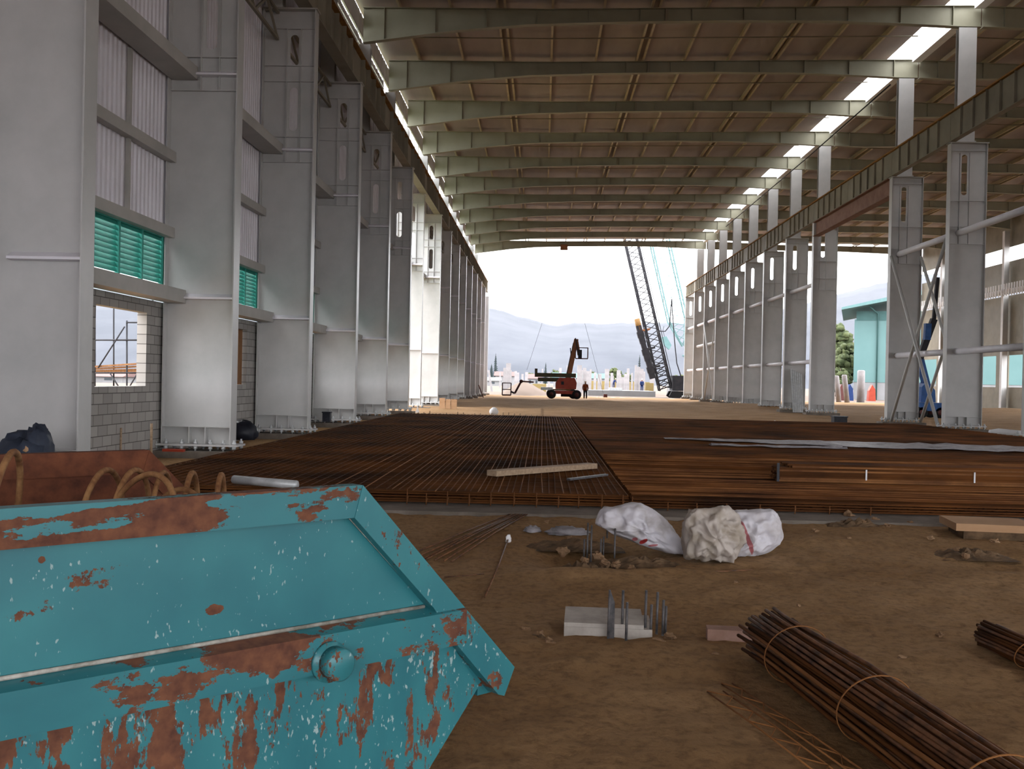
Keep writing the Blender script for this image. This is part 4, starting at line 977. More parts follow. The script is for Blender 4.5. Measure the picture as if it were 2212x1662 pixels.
# boom lift, orange chassis, boom stretched to the left
YL = 92.0
def bl(px, py, Y=YL): p = P(px, py, Y); return p
o0 = P(1222, 862, YL); zb = o0.z
t = thing('boom_lift', 'orange boom lift on black wheels, boom stretched left, basket near the ground', 'boom lift', (o0.x, YL, zb))
def L_(px, py, dy=0.0): q = P(px, py, YL); return Vector((q.x - o0.x, dy, q.z - zb))
for px in (1191, 1245):
    for dy in (-0.95, 0.95):
        c = L_(px, 854); wheel(t, c.x, dy, 0.42, 0.42, 0.34)
a = L_(1188, 848); b_ = L_(1248, 848)
MB().box(a.x, b_.x, -0.75, 0.75, 0.45, 0.75).build('chassis', 'orange', t)
MB().box(-0.45, 0.35, -0.45, 0.45, 0.2, 0.45).build('undertray', 'tyre', t)
m = MB(); a = L_(1200, 836); b_ = L_(1244, 836); m.prism([(a.x, -0.8, 0.9), (b_.x, -0.8, 0.9), (b_.x + 0.05, -0.8, 1.5), (b_.x - 0.15, -0.8, 1.95), (a.x + 0.35, -0.8, 1.95), (a.x, -0.8, 1.5)], (0, 1.6, 0)); m.build('turntable', 'orange', t)
MB().box(a.x + 0.5, a.x + 0.75, -0.82, -0.8, 1.3, 1.6).build('vent', 'darksteel', t)
c = L_(1180, 842); MB().box(c.x - 0.5, c.x + 0.6, -0.7, 0.7, 0.78, 1.05).build('axle_cover', 'galv', t)
a = L_(1244, 812); b_ = L_(1155, 814); m = MB(); m.box(b_.x, a.x, -0.25, 0.25, b_.z - 0.02, b_.z + 0.36); m.build('boom', 'olive', t)
m = MB(); m.box(b_.x, b_.x + 0.25, -0.27, 0.27, b_.z + 0.0, b_.z + 0.75); m.build('boom_head', 'olive', t)
MB().box(b_.x + 0.3, a.x - 0.5, -0.18, 0.18, b_.z - 0.42, b_.z - 0.06).build('lower_boom', 'olive', t)
p1 = L_(1153, 826); p2 = L_(1126, 824); p3 = L_(1112, 850)
MB().bar(p1, p2, 0.14).build('jib', 'darkred', t); MB().bar(p2, p3, 0.18).build('jib', 'darkred', t)
MB().ball(tuple(p2), 0.17, 8, 6).build('jib_pivot', 'darkred', t)
m = MB(); c0 = L_(1085, 853); c1 = L_(1104, 828)
for x in (c0.x, c1.x):
    for y in (-0.45, 0.45): m.bar((x, y, c0.z), (x, y, c1.z), 0.07)
for z in (c0.z, c0.z + 0.5, c1.z): 
    for y in (-0.45, 0.45): m.bar((c0.x, y, z), (c1.x, y, z), 0.07)
    m.bar((c0.x, -0.45, z), (c0.x, 0.45, z), 0.07); m.bar((c1.x, -0.45, z), (c1.x, 0.45, z), 0.07)
m.box(c0.x, c1.x, -0.45, 0.45, c0.z - 0.08, c0.z); m.build('basket', 'darkred', t)
MB().bar(p3, (c1.x, 0, c0.z + 0.3), 0.16).build('jib', 'darksteel', t)
# second lift behind with raised boom
Y2 = 95.5; o1 = P(1252, 862, Y2)
t = thing('boom_lift', 'amber boom lift behind the orange one with its boom and basket raised', 'boom lift', (o1.x, Y2, o1.z))
def K_(px, py, dy=0.0): q = P(px, py, Y2); return Vector((q.x - o1.x, dy, q.z - o1.z))
m = MB(); a = K_(1240, 0); b_ = K_(1258, 0); m.prism([(a.x, -0.7, 0.9), (b_.x + 0.1, -0.7, 0.9), (b_.x, -0.7, 1.6), (b_.x - 0.15, -0.7, 1.9), (a.x, -0.7, 2.0)], (0, 1.4, 0)); m.build('turntable', 'amber', t)
MB().box(a.x - 1.6, b_.x, -0.6, 0.6, 0.5, 0.9).build('chassis', 'amber', t)
for x in (a.x - 1.4, b_.x - 0.1):
    for dy in (-0.85, 0.85): wheel(t, x, dy, 0.45, 0.45, 0.32)
q0 = K_(1228, 818); q1 = K_(1245, 733); m = MB(); m.bar(q0, q1, 0.42, 0.42, (0, 1, 0)); m.build('boom', 'boomorange', t)
m = MB(); m.bar(q0 + Vector((-0.24, -0.05, 0)), q1 + Vector((-0.24, -0.05, -0.35)), 0.14, 0.2, (0, 1, 0)); m.build('boom_cylinder', 'darksteel', t)
MB().bar(K_(1234, 775, -0.1), K_(1232, 752, -0.1), 0.08).build('hose_bracket', 'darksteel', t)
q2 = K_(1251, 768); MB().bar(q1, q2, 0.30, 0.30, (0, 1, 0)).build('jib', 'boomorange', t)
MB().bar(q1 + Vector((-0.1, -0.2, 0.1)), q2 + Vector((-0.05, -0.2, 0)), 0.1).build('jib', 'darksteel', t)
m = MB(); c0 = K_(1243, 774); c1 = K_(1270, 752)
for x in (c0.x, c1.x):
    for y in (-0.45, 0.45): m.bar((x, y, c0.z), (x, y, c1.z), 0.06)
for z in (c1.z,):
    for y in (-0.45, 0.45): m.bar((c0.x, y, z), (c1.x, y, z), 0.05)
    m.bar((c1.x, -0.45, z), (c1.x, 0.45, z), 0.05); m.bar((c0.x, -0.45, z), (c0.x, 0.45, z), 0.05)
m.box(c0.x, c1.x, -0.45, 0.45, c0.z - 0.08, c0.z); m.build('basket', 'darkred', t)
MB().box(c0.x + 0.25, c0.x + 0.6, -0.3, 0.1, c0.z, c0.z + 0.8).build('control_box', 'darksteel', t)
# blue boom lift between the right columns
YB = 62.0; o2 = P(1998, 890, YB); o2.z = gz(o2.x, YB) - 0.02
t = thing('boom_lift', 'blue boom lift folded up behind the crossed braces on the right', 'boom lift', (o2.x, YB, o2.z))
def Q_(px, py, dy=0.0): q = P(px, py, YB); return Vector((q.x - o2.x, dy, q.z - o2.z))
m = MB(); m.box(-0.65, 0.75, -0.9, 0.9, 0.45, 0.95); m.build('chassis', 'blue', t)
for x in (-0.5, 0.6):
    for dy in (-0.75, 0.75): wheel(t, x, dy, 0.36, 0.36, 0.3)
m = MB(); m.prism([(-0.45, -0.5, 0.97), (0.45, -0.5, 0.97), (0.4, -0.5, 1.7), (-0.05, -0.5, 2.3), (-0.4, -0.5, 1.9)], (0, 1.0, 0)); m.build('turntable', 'blue', t)
MB().bar(Q_(2000, 830), Q_(1985, 770), 0.4, 0.4, (0, 1, 0)).build('boom', 'blue', t)
MB().bar(Q_(1985, 775, -0.1), Q_(2016, 690, -0.1), 0.35, 0.35, (0, 1, 0)).build('boom', 'darksteel', t)
MB().bar(Q_(1998, 735, -0.3), Q_(2000, 700, -0.3), 0.35, 0.35, (0, 1, 0)).build('boom_head', 'blue', t)
MB().bar(Q_(2016, 690, -0.1), Q_(2024, 600, -0.1), 0.2, 0.2, (0, 1, 0)).build('jib', 'darksteel', t)
# people
def person(px, py, Y, h, cloth, lab, legs='darksteel', zg=None, lean=0.0):
    p = P(px, py, Y); z0 = p.z if zg is None else zg
    J = {'pel': (0, 0, .53), 'chest': (lean, 0, .74), 'neck': (lean * 1.3, 0, .83), 'head': (lean * 1.5, 0, .89), 'top': (lean * 1.6, 0, .965),
         'hl': (-.05, 0, .50), 'kl': (-.06, -.02, .28), 'al': (-.06, 0, .04), 'tl': (-.06, -.08, .02), 'hr': (.05, 0, .50), 'kr': (.07, -.03, .28), 'ar': (.07, .02, .04), 'tr': (.07, -.06, .02),
         'sl': (-.10 + lean, 0, .79), 'el': (-.14 + lean, -.02, .63), 'wl': (-.12 + lean, -.08, .49), 'fl': (-.115 + lean, -.10, .44), 'sr': (.10 + lean, 0, .79), 'er': (.14 + lean, -.02, .63), 'wr': (.13 + lean, -.08, .49), 'fr': (.125 + lean, -.10, .44)}
    RR = {'pel': .075, 'chest': .085, 'neck': .032, 'head': .05, 'top': .04, 'hl': .052, 'kl': .036, 'al': .024, 'tl': .02, 'hr': .052, 'kr': .036, 'ar': .024, 'tr': .02, 'sl': .036, 'el': .026, 'wl': .019, 'fl': .015, 'sr': .036, 'er': .026, 'wr': .019, 'fr': .015}
    ks = list(J); Eg = [('pel', 'chest'), ('chest', 'neck'), ('neck', 'head'), ('head', 'top'), ('pel', 'hl'), ('hl', 'kl'), ('kl', 'al'), ('al', 'tl'), ('pel', 'hr'), ('hr', 'kr'), ('kr', 'ar'), ('ar', 'tr'), ('chest', 'sl'), ('sl', 'el'), ('el', 'wl'), ('wl', 'fl'), ('chest', 'sr'), ('sr', 'er'), ('er', 'wr'), ('wr', 'fr')]
    me = bpy.data.meshes.new('person'); me.from_pydata([tuple(c * h for c in J[k]) for k in ks], [(ks.index(a), ks.index(b_)) for a, b_ in Eg], [])
    o = bpy.data.objects.new('person', me); C.objects.link(o); o.location = (p.x, Y, z0)
    md = o.modifiers.new('skin', 'SKIN'); sv = me.skin_vertices[0].data if me.skin_vertices else None
    if sv is None:
        me.skin_vertices.new() if hasattr(me.skin_vertices, 'new') else None
    if me.skin_vertices:
        for i, k in enumerate(ks): me.skin_vertices[0].data[i].radius = (RR[k] * h,) * 2; me.skin_vertices[0].data[i].use_root = (k == 'pel')
    o.modifiers.new('sub', 'SUBSURF').levels = 1; me.materials.append(M['skin'])
    tag(o, lab, 'person')
    # clothing as child meshes
    m = MB(); m.tube([tuple(c * h for c in v) for v in ((0, 0, .46), (0, 0, .56), (lean * .6, 0, .66), (lean, 0, .77), (lean * 1.2, 0, .815))], [.098 * h, .092 * h, .098 * h, .108 * h, .05 * h], 12)
    for s_ in 'lr': m.tube([tuple(c * h for c in J['s' + s_]), tuple(c * h for c in J['e' + s_]), tuple(c * h * 1.0 for c in J['w' + s_])], [.047 * h, .038 * h, .03 * h], 8)
    m.build('jacket', cloth, o)
    m = MB()
    for s_ in 'lr': m.tube([tuple(c * h for c in J[q + s_]) for q in ('h', 'k', 'a')], [.066 * h, .048 * h, .037 * h], 8)
    m.build('trousers', legs, o)
    MB().ball((lean * 1.6 * h, 0, .955 * h), .062 * h, 12, 8, (1, 1.1, .75)).build('helmet', 'white', o)
    return o
person(1264, 862, 97.0, 1.75, 'cloth_orange', 'person in an orange vest standing right of the boom lifts')
person(1325, 858, 131.6, 1.25, 'cloth_blue', 'person in blue bending over the slab works, left of the piling rig', legs='cloth_blue', zg=P(1416, 846, 130).z + 0.36, lean=0.12)
person(1386, 858, 131.0, 1.6, 'cloth_blue', 'person in blue standing directly left of the piling rig', legs='cloth_blue', zg=P(1416, 846, 130).z)

# piling rig with dark lattice boom
def lattice(m, a, b_, w0, w1, r, bays, rr=None):
    a = Vector(a); b_ = Vector(b_); d = (b_ - a).normalized(); s = d.cross(Vector((0, 1, 0))).normalized(); y = Vector((0, 1, 0))
    cs = [(-1, -1), (1, -1), (1, 1), (-1, 1)]
    def at_(f, c): w_ = w0 + (w1 - w0) * min(1, f * 4); return a + (b_ - a) * f + s * c[0] * w_ / 2 + y * c[1] * w_ / 2
    for c in cs: m.tube([at_(0, c), at_(0.25, c), at_(1, c)], r, 5)
    for i in range(bays):
        f0, f1 = i / bays, (i + 1) / bays
        for k in range(4):
            c0, c1 = cs[k], cs[(k + 1) % 4]
            if i % 2: c0, c1 = c1, c0
            m.tube([at_(f0, c0), at_(f1, c1)], rr or r * 0.55, 4)
YP = 126.0
p0 = P(1441, 850, YP)
t = thing('piling_rig', 'piling rig with a tall dark lattice boom leaning left outside the far opening', 'crane', (p0.x, YP, ZG))
def R_(px, py, dy=0.0): q = P(px, py, YP); return Vector((q.x - p0.x, dy, q.z - ZG))
top = R_(1371, 555); foot = R_(1437, 842); top2 = foot + (top - foot) * 1.5
m = MB(); lattice(m, foot, top2, 1.5, 1.55, 0.11, 34, 0.05); m.build('lattice_boom', 'darksteel', t)
m = MB()
for k in range(7):
    f0 = 0.03 * k; m.bar(foot + (top - foot) * f0 + Vector((-0.7, -0.8, 0)), foot + (top - foot) * (f0 + 0.03) + Vector((0.7, -0.8, 0)), 0.12)
m.build('boom_foot', 'darksteel', t)
m = MB(); a_ = R_(1377, 705, -1.0); b_ = R_(1408, 818, -1.0); n = 9
for k in range(n):
    c0 = a_ + (b_ - a_) * k / n; c1 = a_ + (b_ - a_) * (k + 1.02) / n; m.bar(c0, c1, 0.62 + 0.22 * ((k * 5) % 3) / 2, 0.7, (0, 1, 0))
m.build('pile_hammer', 'darksteel', t)
MB().tube([tuple(R_(1374, 690, -1.0)), tuple(R_(1380, 714, -1.0))], 0.36, 12).build('hammer_cap', 'amber', t)
for f in (0.1, 0.45, 0.8): 
    c0 = a_ + (b_ - a_) * f; MB().bar(c0, c0 + Vector((1.3, 0.5, 0.3)), 0.25).build('guide_bracket', 'boomorange' if f < 0.2 else 'darksteel', t)
m = MB()
for dx in (-0.95, -0.75, 0.78, 1.0): m.tube([foot + Vector((dx, -0.85, 0.4)), top2 + Vector((dx, -0.85, 0))], 0.045, 5)
m.build('hoist_rope', 'darksteel', t)
m = MB()
m.tube([R_(1418, 712), R_(1427, 716), R_(1437, 716), R_(1446, 705), R_(1449, 672), R_(1451, 645), R_(1453, 680), R_(1457, 735), R_(1462, 785), R_(1473, 820)], 0.07, 6); m.build('hydraulic_hose', 'darksteel', t)
mb = MB(); q = R_(1470, 842); mb.box(q.x - 1.2, q.x + 5.5, -1.5, 1.5, 0.9, 2.8); mb.build('cab_body', 'darksteel', t)
for y in (-1.7, 1.2): 
    m = MB(); m.prism([(q.x - 1.6, y, 0.25), (q.x - 1.2, y, 0), (q.x + 5, y, 0), (q.x + 5.5, y, 0.3), (q.x + 5.3, y, 0.85), (q.x - 1.3, y, 0.85)], (0, 0.6, 0)); m.build('crawler_track', 'tyre', t)
# cyan crane boom far behind
YC = 170.0; pc = P(1482, 752, YC)
t = thing('lattice_crane', 'pale cyan lattice crane boom leaning left behind the dark piling rig', 'crane', (P(1560, 850, YC).x, YC, ZG))
def W_(px, py): q = P(px, py, YC); return Vector((q.x - t.location.x, 0, q.z - ZG))
m = MB(); lattice(m, W_(1476, 748), W_(1424, 520), 0.4, 3.0, 0.14, 16, 0.05); m.build('lattice_boom', 'cyanboom', t)
m = MB(); lattice(m, W_(1600, 846), W_(1481, 760), 2.5, 1.5, 0.12, 8, 0.06); m.build('gantry', 'cyanboom', t)
m = MB(); m.tube([W_(1434, 705), W_(1432, 715), W_(1437, 733)], 0.04, 4); m.build('hook_rope', 'darksteel', t)
c = W_(1440, 742); m = MB(); m.prism([(c.x - .9, -.3, c.z + 1.0), (c.x - .1, -.3, c.z + 1.2), (c.x + .8, -.3, c.z - .3), (c.x + .4, -.3, c.z - 1.1), (c.x - .5, -.3, c.z - .3)], (0, .6, 0)); m.build('hook_block', 'cyanboom', t)
mb = MB(); q = W_(1600, 850); mb.box(q.x - 3, q.x + 4, -1.8, 1.8, 1.0, 3.5); mb.build('cab_body', 'cyanboom', t)
mb = MB(); mb.box(q.x - 3.5, q.x + 4, -2.2, 2.2, 0, 1.0); mb.build('crawler_track', 'tyre', t)
# tag lines from the far rafter
ap = P(1218, 548, NY(16)); 
for (x, y, lab) in ((1138, 800, 'thin line hanging from the far rafter down to the left'), (1303, 850, 'thin line hanging from the far rafter down to the right')):
    e = P(x, y, NY(16) - 3); sx = -1 if x < 1200 else 1
    tag(MB().tube([(ap.x + sx * 0.35, ap.y, 16.83), (ap.x + (e.x - ap.x) * .35, ap.y - 1, 11.2), tuple(e)], 0.014, 5).build('tag_line', 'darksteel', None), lab, 'line')
m = MB(); m.box(ap.x - 0.4, ap.x + 0.4, ap.y - 0.5, ap.y - 0.2, 16.35, 16.95); tag(m.build('hoist_block', 'boomorange'), 'small hoist block fixed under the far rafter where the two lines meet', 'hoist')
# thin leaning bar by the last left columns
a = P(1034, 832, 100); b_ = P(1044, 862, 100); tag(MB().tube([tuple(a), (b_.x, b_.y, -0.2)], 0.06, 6).build('leaning_bar', 'darkred'), 'dark bar leaning against the last left column', 'bar')

# ================================================================ outside
# hills
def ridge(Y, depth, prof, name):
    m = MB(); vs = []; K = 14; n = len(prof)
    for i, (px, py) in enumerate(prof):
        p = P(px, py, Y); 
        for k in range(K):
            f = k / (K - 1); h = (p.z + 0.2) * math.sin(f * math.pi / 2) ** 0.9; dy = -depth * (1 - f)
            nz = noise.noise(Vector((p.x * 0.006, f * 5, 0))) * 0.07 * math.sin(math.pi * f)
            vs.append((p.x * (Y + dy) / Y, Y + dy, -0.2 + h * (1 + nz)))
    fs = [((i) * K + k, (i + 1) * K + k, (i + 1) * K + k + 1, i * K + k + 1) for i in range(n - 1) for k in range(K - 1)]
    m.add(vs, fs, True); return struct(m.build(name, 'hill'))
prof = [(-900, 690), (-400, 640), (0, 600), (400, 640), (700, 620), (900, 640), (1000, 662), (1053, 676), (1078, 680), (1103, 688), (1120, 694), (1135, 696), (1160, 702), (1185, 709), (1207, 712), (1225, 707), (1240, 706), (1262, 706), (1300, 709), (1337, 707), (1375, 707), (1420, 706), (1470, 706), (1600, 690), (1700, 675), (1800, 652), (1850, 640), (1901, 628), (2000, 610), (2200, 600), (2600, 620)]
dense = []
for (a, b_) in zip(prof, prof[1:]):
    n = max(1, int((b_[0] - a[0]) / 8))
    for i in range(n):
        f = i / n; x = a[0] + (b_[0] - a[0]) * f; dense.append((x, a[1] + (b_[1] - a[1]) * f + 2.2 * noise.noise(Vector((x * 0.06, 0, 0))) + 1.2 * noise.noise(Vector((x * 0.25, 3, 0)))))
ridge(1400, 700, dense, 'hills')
# concrete posts standing on the field
pp = MB(); pp.prism([(-0.22, -0.22, 0), (0.22, -0.22, 0), (0.22, 0.22, 0), (-0.22, 0.22, 0)], (0, 0, 1))
posts = [(1063, 840, 800, 150), (1090, 846, 795, 140), (1097, 846, 785, 143), (1102, 845, 800, 147), (1114, 828, 802, 200), (1118, 826, 805, 210), (1080, 828, 805, 220), (1129, 828, 808, 230), (1137, 822, 804, 230), (1171, 818, 797, 260), (1186, 818, 804, 260), (1210, 818, 795, 260), (1225, 818, 790, 250), (1240, 838, 806, 180), (1250, 846, 789, 150), (1256, 846, 800, 154), (1263, 840, 795, 155), (1269, 838, 802, 160), (1275, 836, 798, 170), (1285, 830, 805, 200), (1310, 835, 797, 180), (1314, 836, 800, 185), (1321, 834, 806, 200), (1335, 836, 800, 190), (1340, 834, 808, 200), (1357, 828, 796, 200), (1352, 830, 808, 210), (1372, 848, 789, 148), (1378, 846, 793, 150), (1384, 848, 797, 148), (1391, 842, 803, 160), (1322, 842, 812, 170), (1295, 842, 808, 170), (1365, 842, 806, 175), (1345, 842, 815, 175), (1408, 845, 812, 160)]
for i, (px, yb, yt, Y) in enumerate(posts):
    p = P(px, yb, Y); q = P(px, yt, Y); h = q.z + 0.2; w_ = 0.16 + 0.09 * ((i * 7) % 3)
    m = MB(); lean = random.uniform(-0.02, 0.02) * h
    if i == 0: lean = -0.6
    m.add([(-w_, -w_, 0), (w_, -w_, 0), (w_, w_, 0), (-w_, w_, 0), (-w_ + lean, -w_, h), (w_ + lean, -w_, h), (w_ + lean, w_, h), (-w_ + lean, w_, h)], [(3, 2, 1, 0), (4, 5, 6, 7), (0, 1, 5, 4), (1, 2, 6, 5), (2, 3, 7, 6), (3, 0, 4, 7)])
    where = 'left of the boom lifts' if px < 1180 else ('just behind the boom lifts' if px < 1290 else ('between lifts and piling rig' if px < 1362 else 'at the piling rig foot'))
    tag(m.build('concrete_post', 'postwhite', None, (p.x, Y, -0.2)), 'pale concrete post in the field ' + where, 'post', 'concrete posts in the field ' + where)
for (px, yb, yt, Y, lab, lean) in ((1812, 868, 812, 120, 'left leaning white post outside, seen right of the transfer beam column', -0.35), (1830, 868, 810, 118, 'second leaning white post outside near the cyan shed', -0.4), (1859, 862, 800, 122, 'thick upright white post in front of the cyan shed', 0)):
    p = P(px, yb, Y); q = P(px, yt, Y); h = q.z + 0.2; m = MB(); r_ = 0.45 if lean == 0 else 0.3
    m.tube([(0, 0, 0), (lean, 0, h - 0.1), (lean, 0, h)], [r_, r_, r_ * 0.7], 14); tag(m.build('white_post', 'postwhite', None, (p.x, Y, -0.2)), lab, 'post')
# yellow formwork strips, blue scaffold table, low slab
def ybox(px0, px1, py0, py1, Y, mat, name, lab, cat, dep=2.0, zb=None):
    a = P(px0, py1, Y); b_ = P(px1, py0, Y); z0 = a.z if zb is None else zb
    return tag(MB().box(a.x, b_.x, Y, Y + dep, z0, b_.z).build(name, mat), lab, cat)
ybox(1262, 1405, 826, 834, 215, 'yellow', 'formwork_stack', 'long yellow formwork stack across the field', 'formwork', 3, -0.2)
ybox(1150, 1180, 830, 846, 150, 'yellow', 'formwork_stack', 'yellow stack behind the boom of the orange lift', 'formwork', 2, -0.2)
ybox(1395, 1412, 828, 836, 150, 'yellow', 'formwork_stack', 'small yellow stack left of the piling rig foot', 'formwork', 2, -0.2)
a = P(1316, 841, 131); b_ = P(1344, 841, 131); zs = P(1416, 846, 130).z
tag(MB().box(a.x, b_.x, 131, 132.4, zs, zs + 0.36).build('work_table', 'galv'), 'low grey work platform under the bending person in blue', 'platform')
ybox(1270, 1416, 846, 860, 130, 'whiteout', 'low_slab', 'long low white slab edge in front of the posts', 'slab', 9, -0.2)
ybox(1304, 1312, 852, 858, 118, 'darkred', 'brick_pile', 'small dark brick pile in front of the white slab', 'bricks', 1, -0.2)
ybox(1448, 1466, 820, 838, 145, 'whiteout', 'box_truck', 'white box truck behind the piling rig', 'truck', 4, -0.2)
# sand mound
def mound(px0, px1, ptop, Y, dep, name, mat, lab, cat):
    a = P(px0, 850, Y); b_ = P(px1, 850, Y); h = P(0, ptop, Y).z; h = P((px0 + px1) / 2, ptop, Y).z + 0.2; W2 = (b_.x - a.x) / 2
    m = MB(); K = 20; vs = []; 
    for j in range(K + 1):
        for i in range(K + 1):
            x = -1 + 2 * i / K; y = -1 + 2 * j / K; r = math.hypot(x, y); z = max(0, 1 - r) ** 0.9 * h
            z *= 1 + 0.25 * noise.noise(Vector((x * 3, y * 3, 1))); vs.append((x * W2, y * dep, max(z, -0.02)))
    fs = [(j * (K + 1) + i, j * (K + 1) + i + 1, (j + 1) * (K + 1) + i + 1, (j + 1) * (K + 1) + i) for j in range(K) for i in range(K)]
    m.add(vs, fs, True); return tag(m.build(name, mat, None, ((a.x + b_.x) / 2, Y + dep, -0.21)), lab, cat)
mound(1070, 1190, 822, 118, 9, 'sand_mound', 'sand', 'pale sand mound behind the basket of the orange lift', 'mound')
mound(985, 1052, 838, 142, 4, 'sand_mound', 'sand', 'low sand heap beside the last left column', 'mound')
# houses
def house(px0, px1, ye, yr, Y, wall, roof, lab, dep=8, name='house'):
    a = P(px0, ye, Y); b_ = P(px1, ye, Y); r = P((px0 + px1) / 2, yr, Y); t = thing(name, lab, 'house', (a.x, Y, -0.2)); w_ = b_.x - a.x; h = a.z + 0.2; hr = r.z + 0.2
    m = MB(); m.box(0, w_, 0, dep, 0, h); o = m.build('walls', wall, t)
    m = MB(); m.prism([(-0.5, -0.6, h), (-0.5, dep + 0.6, h), (-0.5, dep / 2, hr)], (w_ + 1, 0, 0)); m.build('roof', roof, t)
    n = max(2, int(w_ / 3.5))
    for i in range(n): MB().box(w_ * (i + .35) / n, w_ * (i + .65) / n, -0.04, 0.02, h * .4, h * .8).build('window', 'glass', t)
    return t
house(1024, 1078, 822, 815, 290, 'whiteout', 'whiteout', 'low white roofed shed left behind the posts', name='shed')
house(1070, 1110, 812, 803, 330, 'whiteout', 'terracotta', 'house with pinkish red roof behind the left posts')
house(1138, 1166, 818, 808, 300, 'whiteout', 'terracotta', 'small house with pinkish roof left of the dark cone tree')
house(1196, 1308, 816, 806, 320, 'whiteout', 'cyantrim', 'long building with a pale teal roof behind the boom lifts', name='long_building')
house(1000, 1030, 818, 810, 300, 'whiteout', 'terracotta', 'house partly hidden behind the last left column')
# cyan shed on the right
YS = 150.0
a = P(1847, 690, YS); t = thing('industrial_shed', 'large pale cyan shed with teal fascia seen between the right columns', 'shed', (a.x, YS, -0.2), -0.30)
h = a.z + 0.2; e = P(1824, 672, YS); hr = e.z + 0.2
m = MB(); m.box(0, 40, 0, 22, 0, 2.6); m.build('base_wall', 'whiteout', t)
m = MB(); m.box(-0.05, 40, -0.05, 22, 2.6, h); m.build('cladding', 'cyanwall', t)
m = MB(); m.box(0.2, 40, -0.1, -0.05, h - 0.2, h + 1.2); m.build('fascia', 'cyantrim', t)
m = MB(); m.prism([(-1.9, -3, hr), (-1.9, -3, hr + 0.35), (6, -3, hr + 2.2), (40, -3, hr + 8), (40, -3, hr + 7.4), (6, -3, hr + 1.6)], (0, 26, 0)); m.build('roof', 'cyanboom', t)
m = MB(); m.tube([(3.2, -0.25, 0), (3.2, -0.25, h + 0.8), (2.0, -1.2, h + 1.8)], 0.12, 6); m.build('downpipe', 'cyantrim', t)
for i, (px, col) in enumerate(((1818, 'darkred'), (1836, 'cloth_blue'), (1884, 'orange'))):
    a = P(px, 855, 135); m = MB(); m.prism([(-0.5, 0, 0), (0.5, 0, 0), (0.4, 0, 1.6), (0, 0, 2.2), (-0.4, 0, 1.4)], (0, 0.8, 0))
    tag(m.build('equipment_pile', col, None, (a.x, 135, -0.2)), '%s heap of equipment outside in front of the cyan shed' % ['maroon', 'blue', 'red'][i], 'equipment')
# trees
def foliage(m, c, r, n, sc_, s0):
    for i in range(n):
        v = Vector((random.gauss(0, 1), random.gauss(0, 1), random.gauss(0, 1))).normalized() * r * random.uniform(0.35, 1)
        m.ball((c[0] + v.x * sc_[0], c[1] + v.y * sc_[1], c[2] + v.z * sc_[2]), r * random.uniform(0.2, 0.36), 7, 5, (1, 1, 0.85), 0.9, i + s0)
def tree(px, yt, Y, wpx, lab, kind='leaf', grp=None):
    top = P(px, yt, Y); h = top.z + 0.2; wr_ = wpx / FPX * Y / 2
    t = thing('conifer_tree' if kind == 'pine' else 'leafy_tree', lab, 'tree', (top.x, Y, -0.2), 0, grp)
    MB().tube([(0, 0, 0), (0, 0, h * 0.5), (0, 0, h * 0.95)], [h * 0.03, h * 0.02, 0.05], 7).build('trunk', 'trunk', t)
    m = MB()
    if kind == 'pine':
        n = 16
        for i in range(n):
            f = i / (n - 1); z = h * (0.18 + 0.8 * f); rr = wr_ * (1 - f) ** 0.8 + 0.1
            for k in range(7):
                a_ = k * 0.9 + i * 1.7; r2 = rr * random.uniform(0.65, 1.1)
                m.prism([(0, 0, z + 0.25 * h / n), (math.cos(a_ - .35) * r2 * .7, math.sin(a_ - .35) * r2 * .7, z - 0.05 * h), (math.cos(a_) * r2, math.sin(a_) * r2, z - 0.03 * h), (math.cos(a_ + .35) * r2 * .7, math.sin(a_ + .35) * r2 * .7, z - 0.05 * h)], (0, 0, -0.25))
    else: foliage(m, (0, 0, h * 0.53), min(wr_, h * .45), 150 if Y < 200 else 60, (wr_ / min(wr_, h * .45), 1, h * .42 / min(wr_, h * .45)), px)
    m.build('crown', kind, t)
tree(1071, 762, 352, 14, 'tall thin cone shaped conifer left of the boom lifts', 'pine')
tree(1062, 785, 350, 16, 'shorter conifer in front of the tall thin conifer', 'pine')
tree(1179, 782, 350, 11, 'small cone shaped conifer above the boom of the orange lift', 'pine')
tree(1382, 765, 330, 12, 'faint conifer behind the pile hammer', 'pine')
for (px, yt, Y, w_, lab) in ((1035, 806, 350, 30, 'bush tree next to the last left column, far off'), (1090, 806, 360, 26, 'low leafy tree behind the red roofed house'), (1150, 806, 360, 30, 'low leafy tree left of the small conifer'), (1200, 797, 338, 20, 'round leafy tree above the teal roof, left one'), (1222, 803, 352, 18, 'small leafy tree above the teal roof beside the boom'), (1276, 799, 340, 22, 'leafy tree above the right end of the teal roof'), (1330, 792, 300, 26, 'rounded yellow green tree between lifts and piling rig'), (1352, 806, 340, 30, 'low dark leafy tree left of the pile hammer'), (1300, 808, 350, 30, 'low leafy tree behind the yellow formwork'), (1465, 810, 300, 30, 'low leafy tree right of the piling rig'),
                             (1812, 690, 190, 64, 'tall dark green tree left of the cyan shed'), (1826, 740, 175, 50, 'bright green tree touching the cyan shed corner'), (1816, 792, 150, 34, 'lowest bushy tree beside the transfer beam column')):
    tree(px, yt, Y, w_, lab)
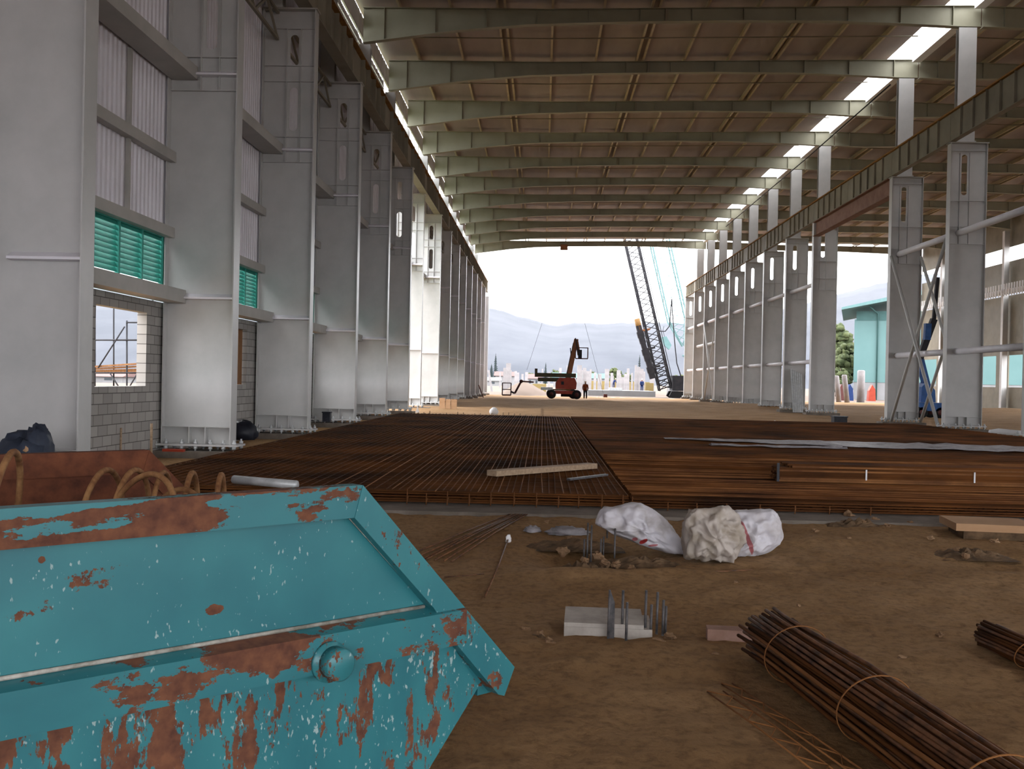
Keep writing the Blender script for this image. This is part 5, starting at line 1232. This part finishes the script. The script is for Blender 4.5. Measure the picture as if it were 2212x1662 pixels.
# scaffold, timber and houses outside the left wall
YQ = 27.0
o3 = P(274, 834, YQ)
t = thing('scaffold', 'scaffold of thin tubes outside the block wall window', 'scaffold', (o3.x, YQ, -0.2))
def S_(px, py, dy=0.0): q = P(px, py, YQ); return (q.x - o3.x, dy, q.z + 0.2)
for a, b_ in (((274, 948), (274, 693)), ((205, 948), (205, 640)), ((330, 948), (330, 640))):
    for dy in (0, 1.2): MB().tube([S_(*a, dy), S_(*b_, dy)], 0.024, 8).build('standard', 'darksteel', t)
for a, b_ in (((274, 697), (330, 697)), ((150, 735), (330, 735)), ((150, 806), (330, 806))): MB().tube([S_(*a, -0.03), S_(*b_, -0.03)], 0.022, 8).build('ledger', 'darksteel', t)
for a, b_ in (((272, 706), (215, 795)), ((240, 806), (268, 850)), ((300, 806), (274, 850))): MB().tube([S_(*a, -0.08), S_(*b_, -0.08)], 0.02, 8).build('diagonal', 'darksteel', t)
for i, (y0, y1) in enumerate(((796, 785), (800, 791), (803, 798), (803, 802))):
    a = P(150, y0, YQ + 0.3 * i); b_ = P(315, y1, YQ + 0.3 * i); tag(MB().bar((a.x, a.y + 0.05, a.z), (b_.x, b_.y + 0.05, b_.z), 0.2, 0.045).build('scaffold_board', 'timber_orange'), 'timber board resting on the scaffold outside the left window, %s from the top' % ['first', 'second', 'third', 'lowest'][i], 'board', 'boards on the scaffold')
house(150, 262, 812, 800, 160, 'whiteout', 'terracotta', 'pale house on the grass seen through the block wall window')
house(268, 330, 812, 806, 170, 'whiteout', 'leaf', 'low house with dark roof seen through the block wall window')
# timber boards standing in the second block opening
y = NY(3) + 5.0
tag(MB().box(-8.40, -8.34, y + 0.0, y + 1.07, 1.335, 2.845).build('timber_board', 'timber_orange'), 'orange timber board standing in the block opening of the second left bay', 'board')
# thin stakes by the block wall
for (px, yb, yt, mt, lab, r_) in ((237, 958, 908, 'dowel', 'thin dark stake in front of the block wall', 0.012), (261, 952, 925, 'timber', 'short pale stake in front of the block wall', 0.02), (327, 945, 915, 'timber', 'short timber stake beside the second left column', 0.025)):
    p = P(px, yb, 19.0); q = P(px, yt, 19.0)
    tag(MB().tube([(0, 0, 0), (0, 0, q.z + 0.18)], r_, 6).build('stake', mt, None, (p.x, 19.0, -0.18)), lab, 'stake')
p = P(186, 985, 13.2); m = MB(); m.prism([(-0.05, 0, 0), (0.09, 0, 0), (0.07, 0, 0.42), (0.02, 0, 0.45), (-0.05, 0, 0.22)], (0, 0.04, 0)); tag(m.build('rusty_offcut', 'rust', None, (p.x, 13.25, -0.17)), 'rusty plate offcut standing at the foot of the nearest left column', 'offcut')

# spell out the order within groups whose members look alike
from collections import defaultdict
gd = defaultdict(list)
for o in C.objects:
    if o.parent is None and o.get('label') and o.get('group'): gd[(o['group'], o['label'])].append(o)
for (g_, l_), os_ in gd.items():
    if len(os_) < 2: continue
    os_.sort(key=lambda o: o.location.x / max(1.0, o.location.y))
    for i, o in enumerate(os_): o['label'] = l_ + ', ' + (ORD[i].replace('nearest', 'first') + ' from the left')
# real haze between the site and the hills
hm = bpy.data.materials.new('valley_haze'); hm.use_nodes = True; ht = hm.node_tree; ht.nodes.clear()
ho = ht.nodes.new('ShaderNodeOutputMaterial'); hv = ht.nodes.new('ShaderNodeVolumeScatter'); hv.inputs['Density'].default_value = 0.00022; hv.inputs['Color'].default_value = (0.93, 0.96, 1.0, 1)
ht.links.new(hv.outputs[0], ho.inputs['Volume'])
o = MB().box(-880, 1180, 360, 1900, -0.15, 420).build('haze', hm); struct(o)
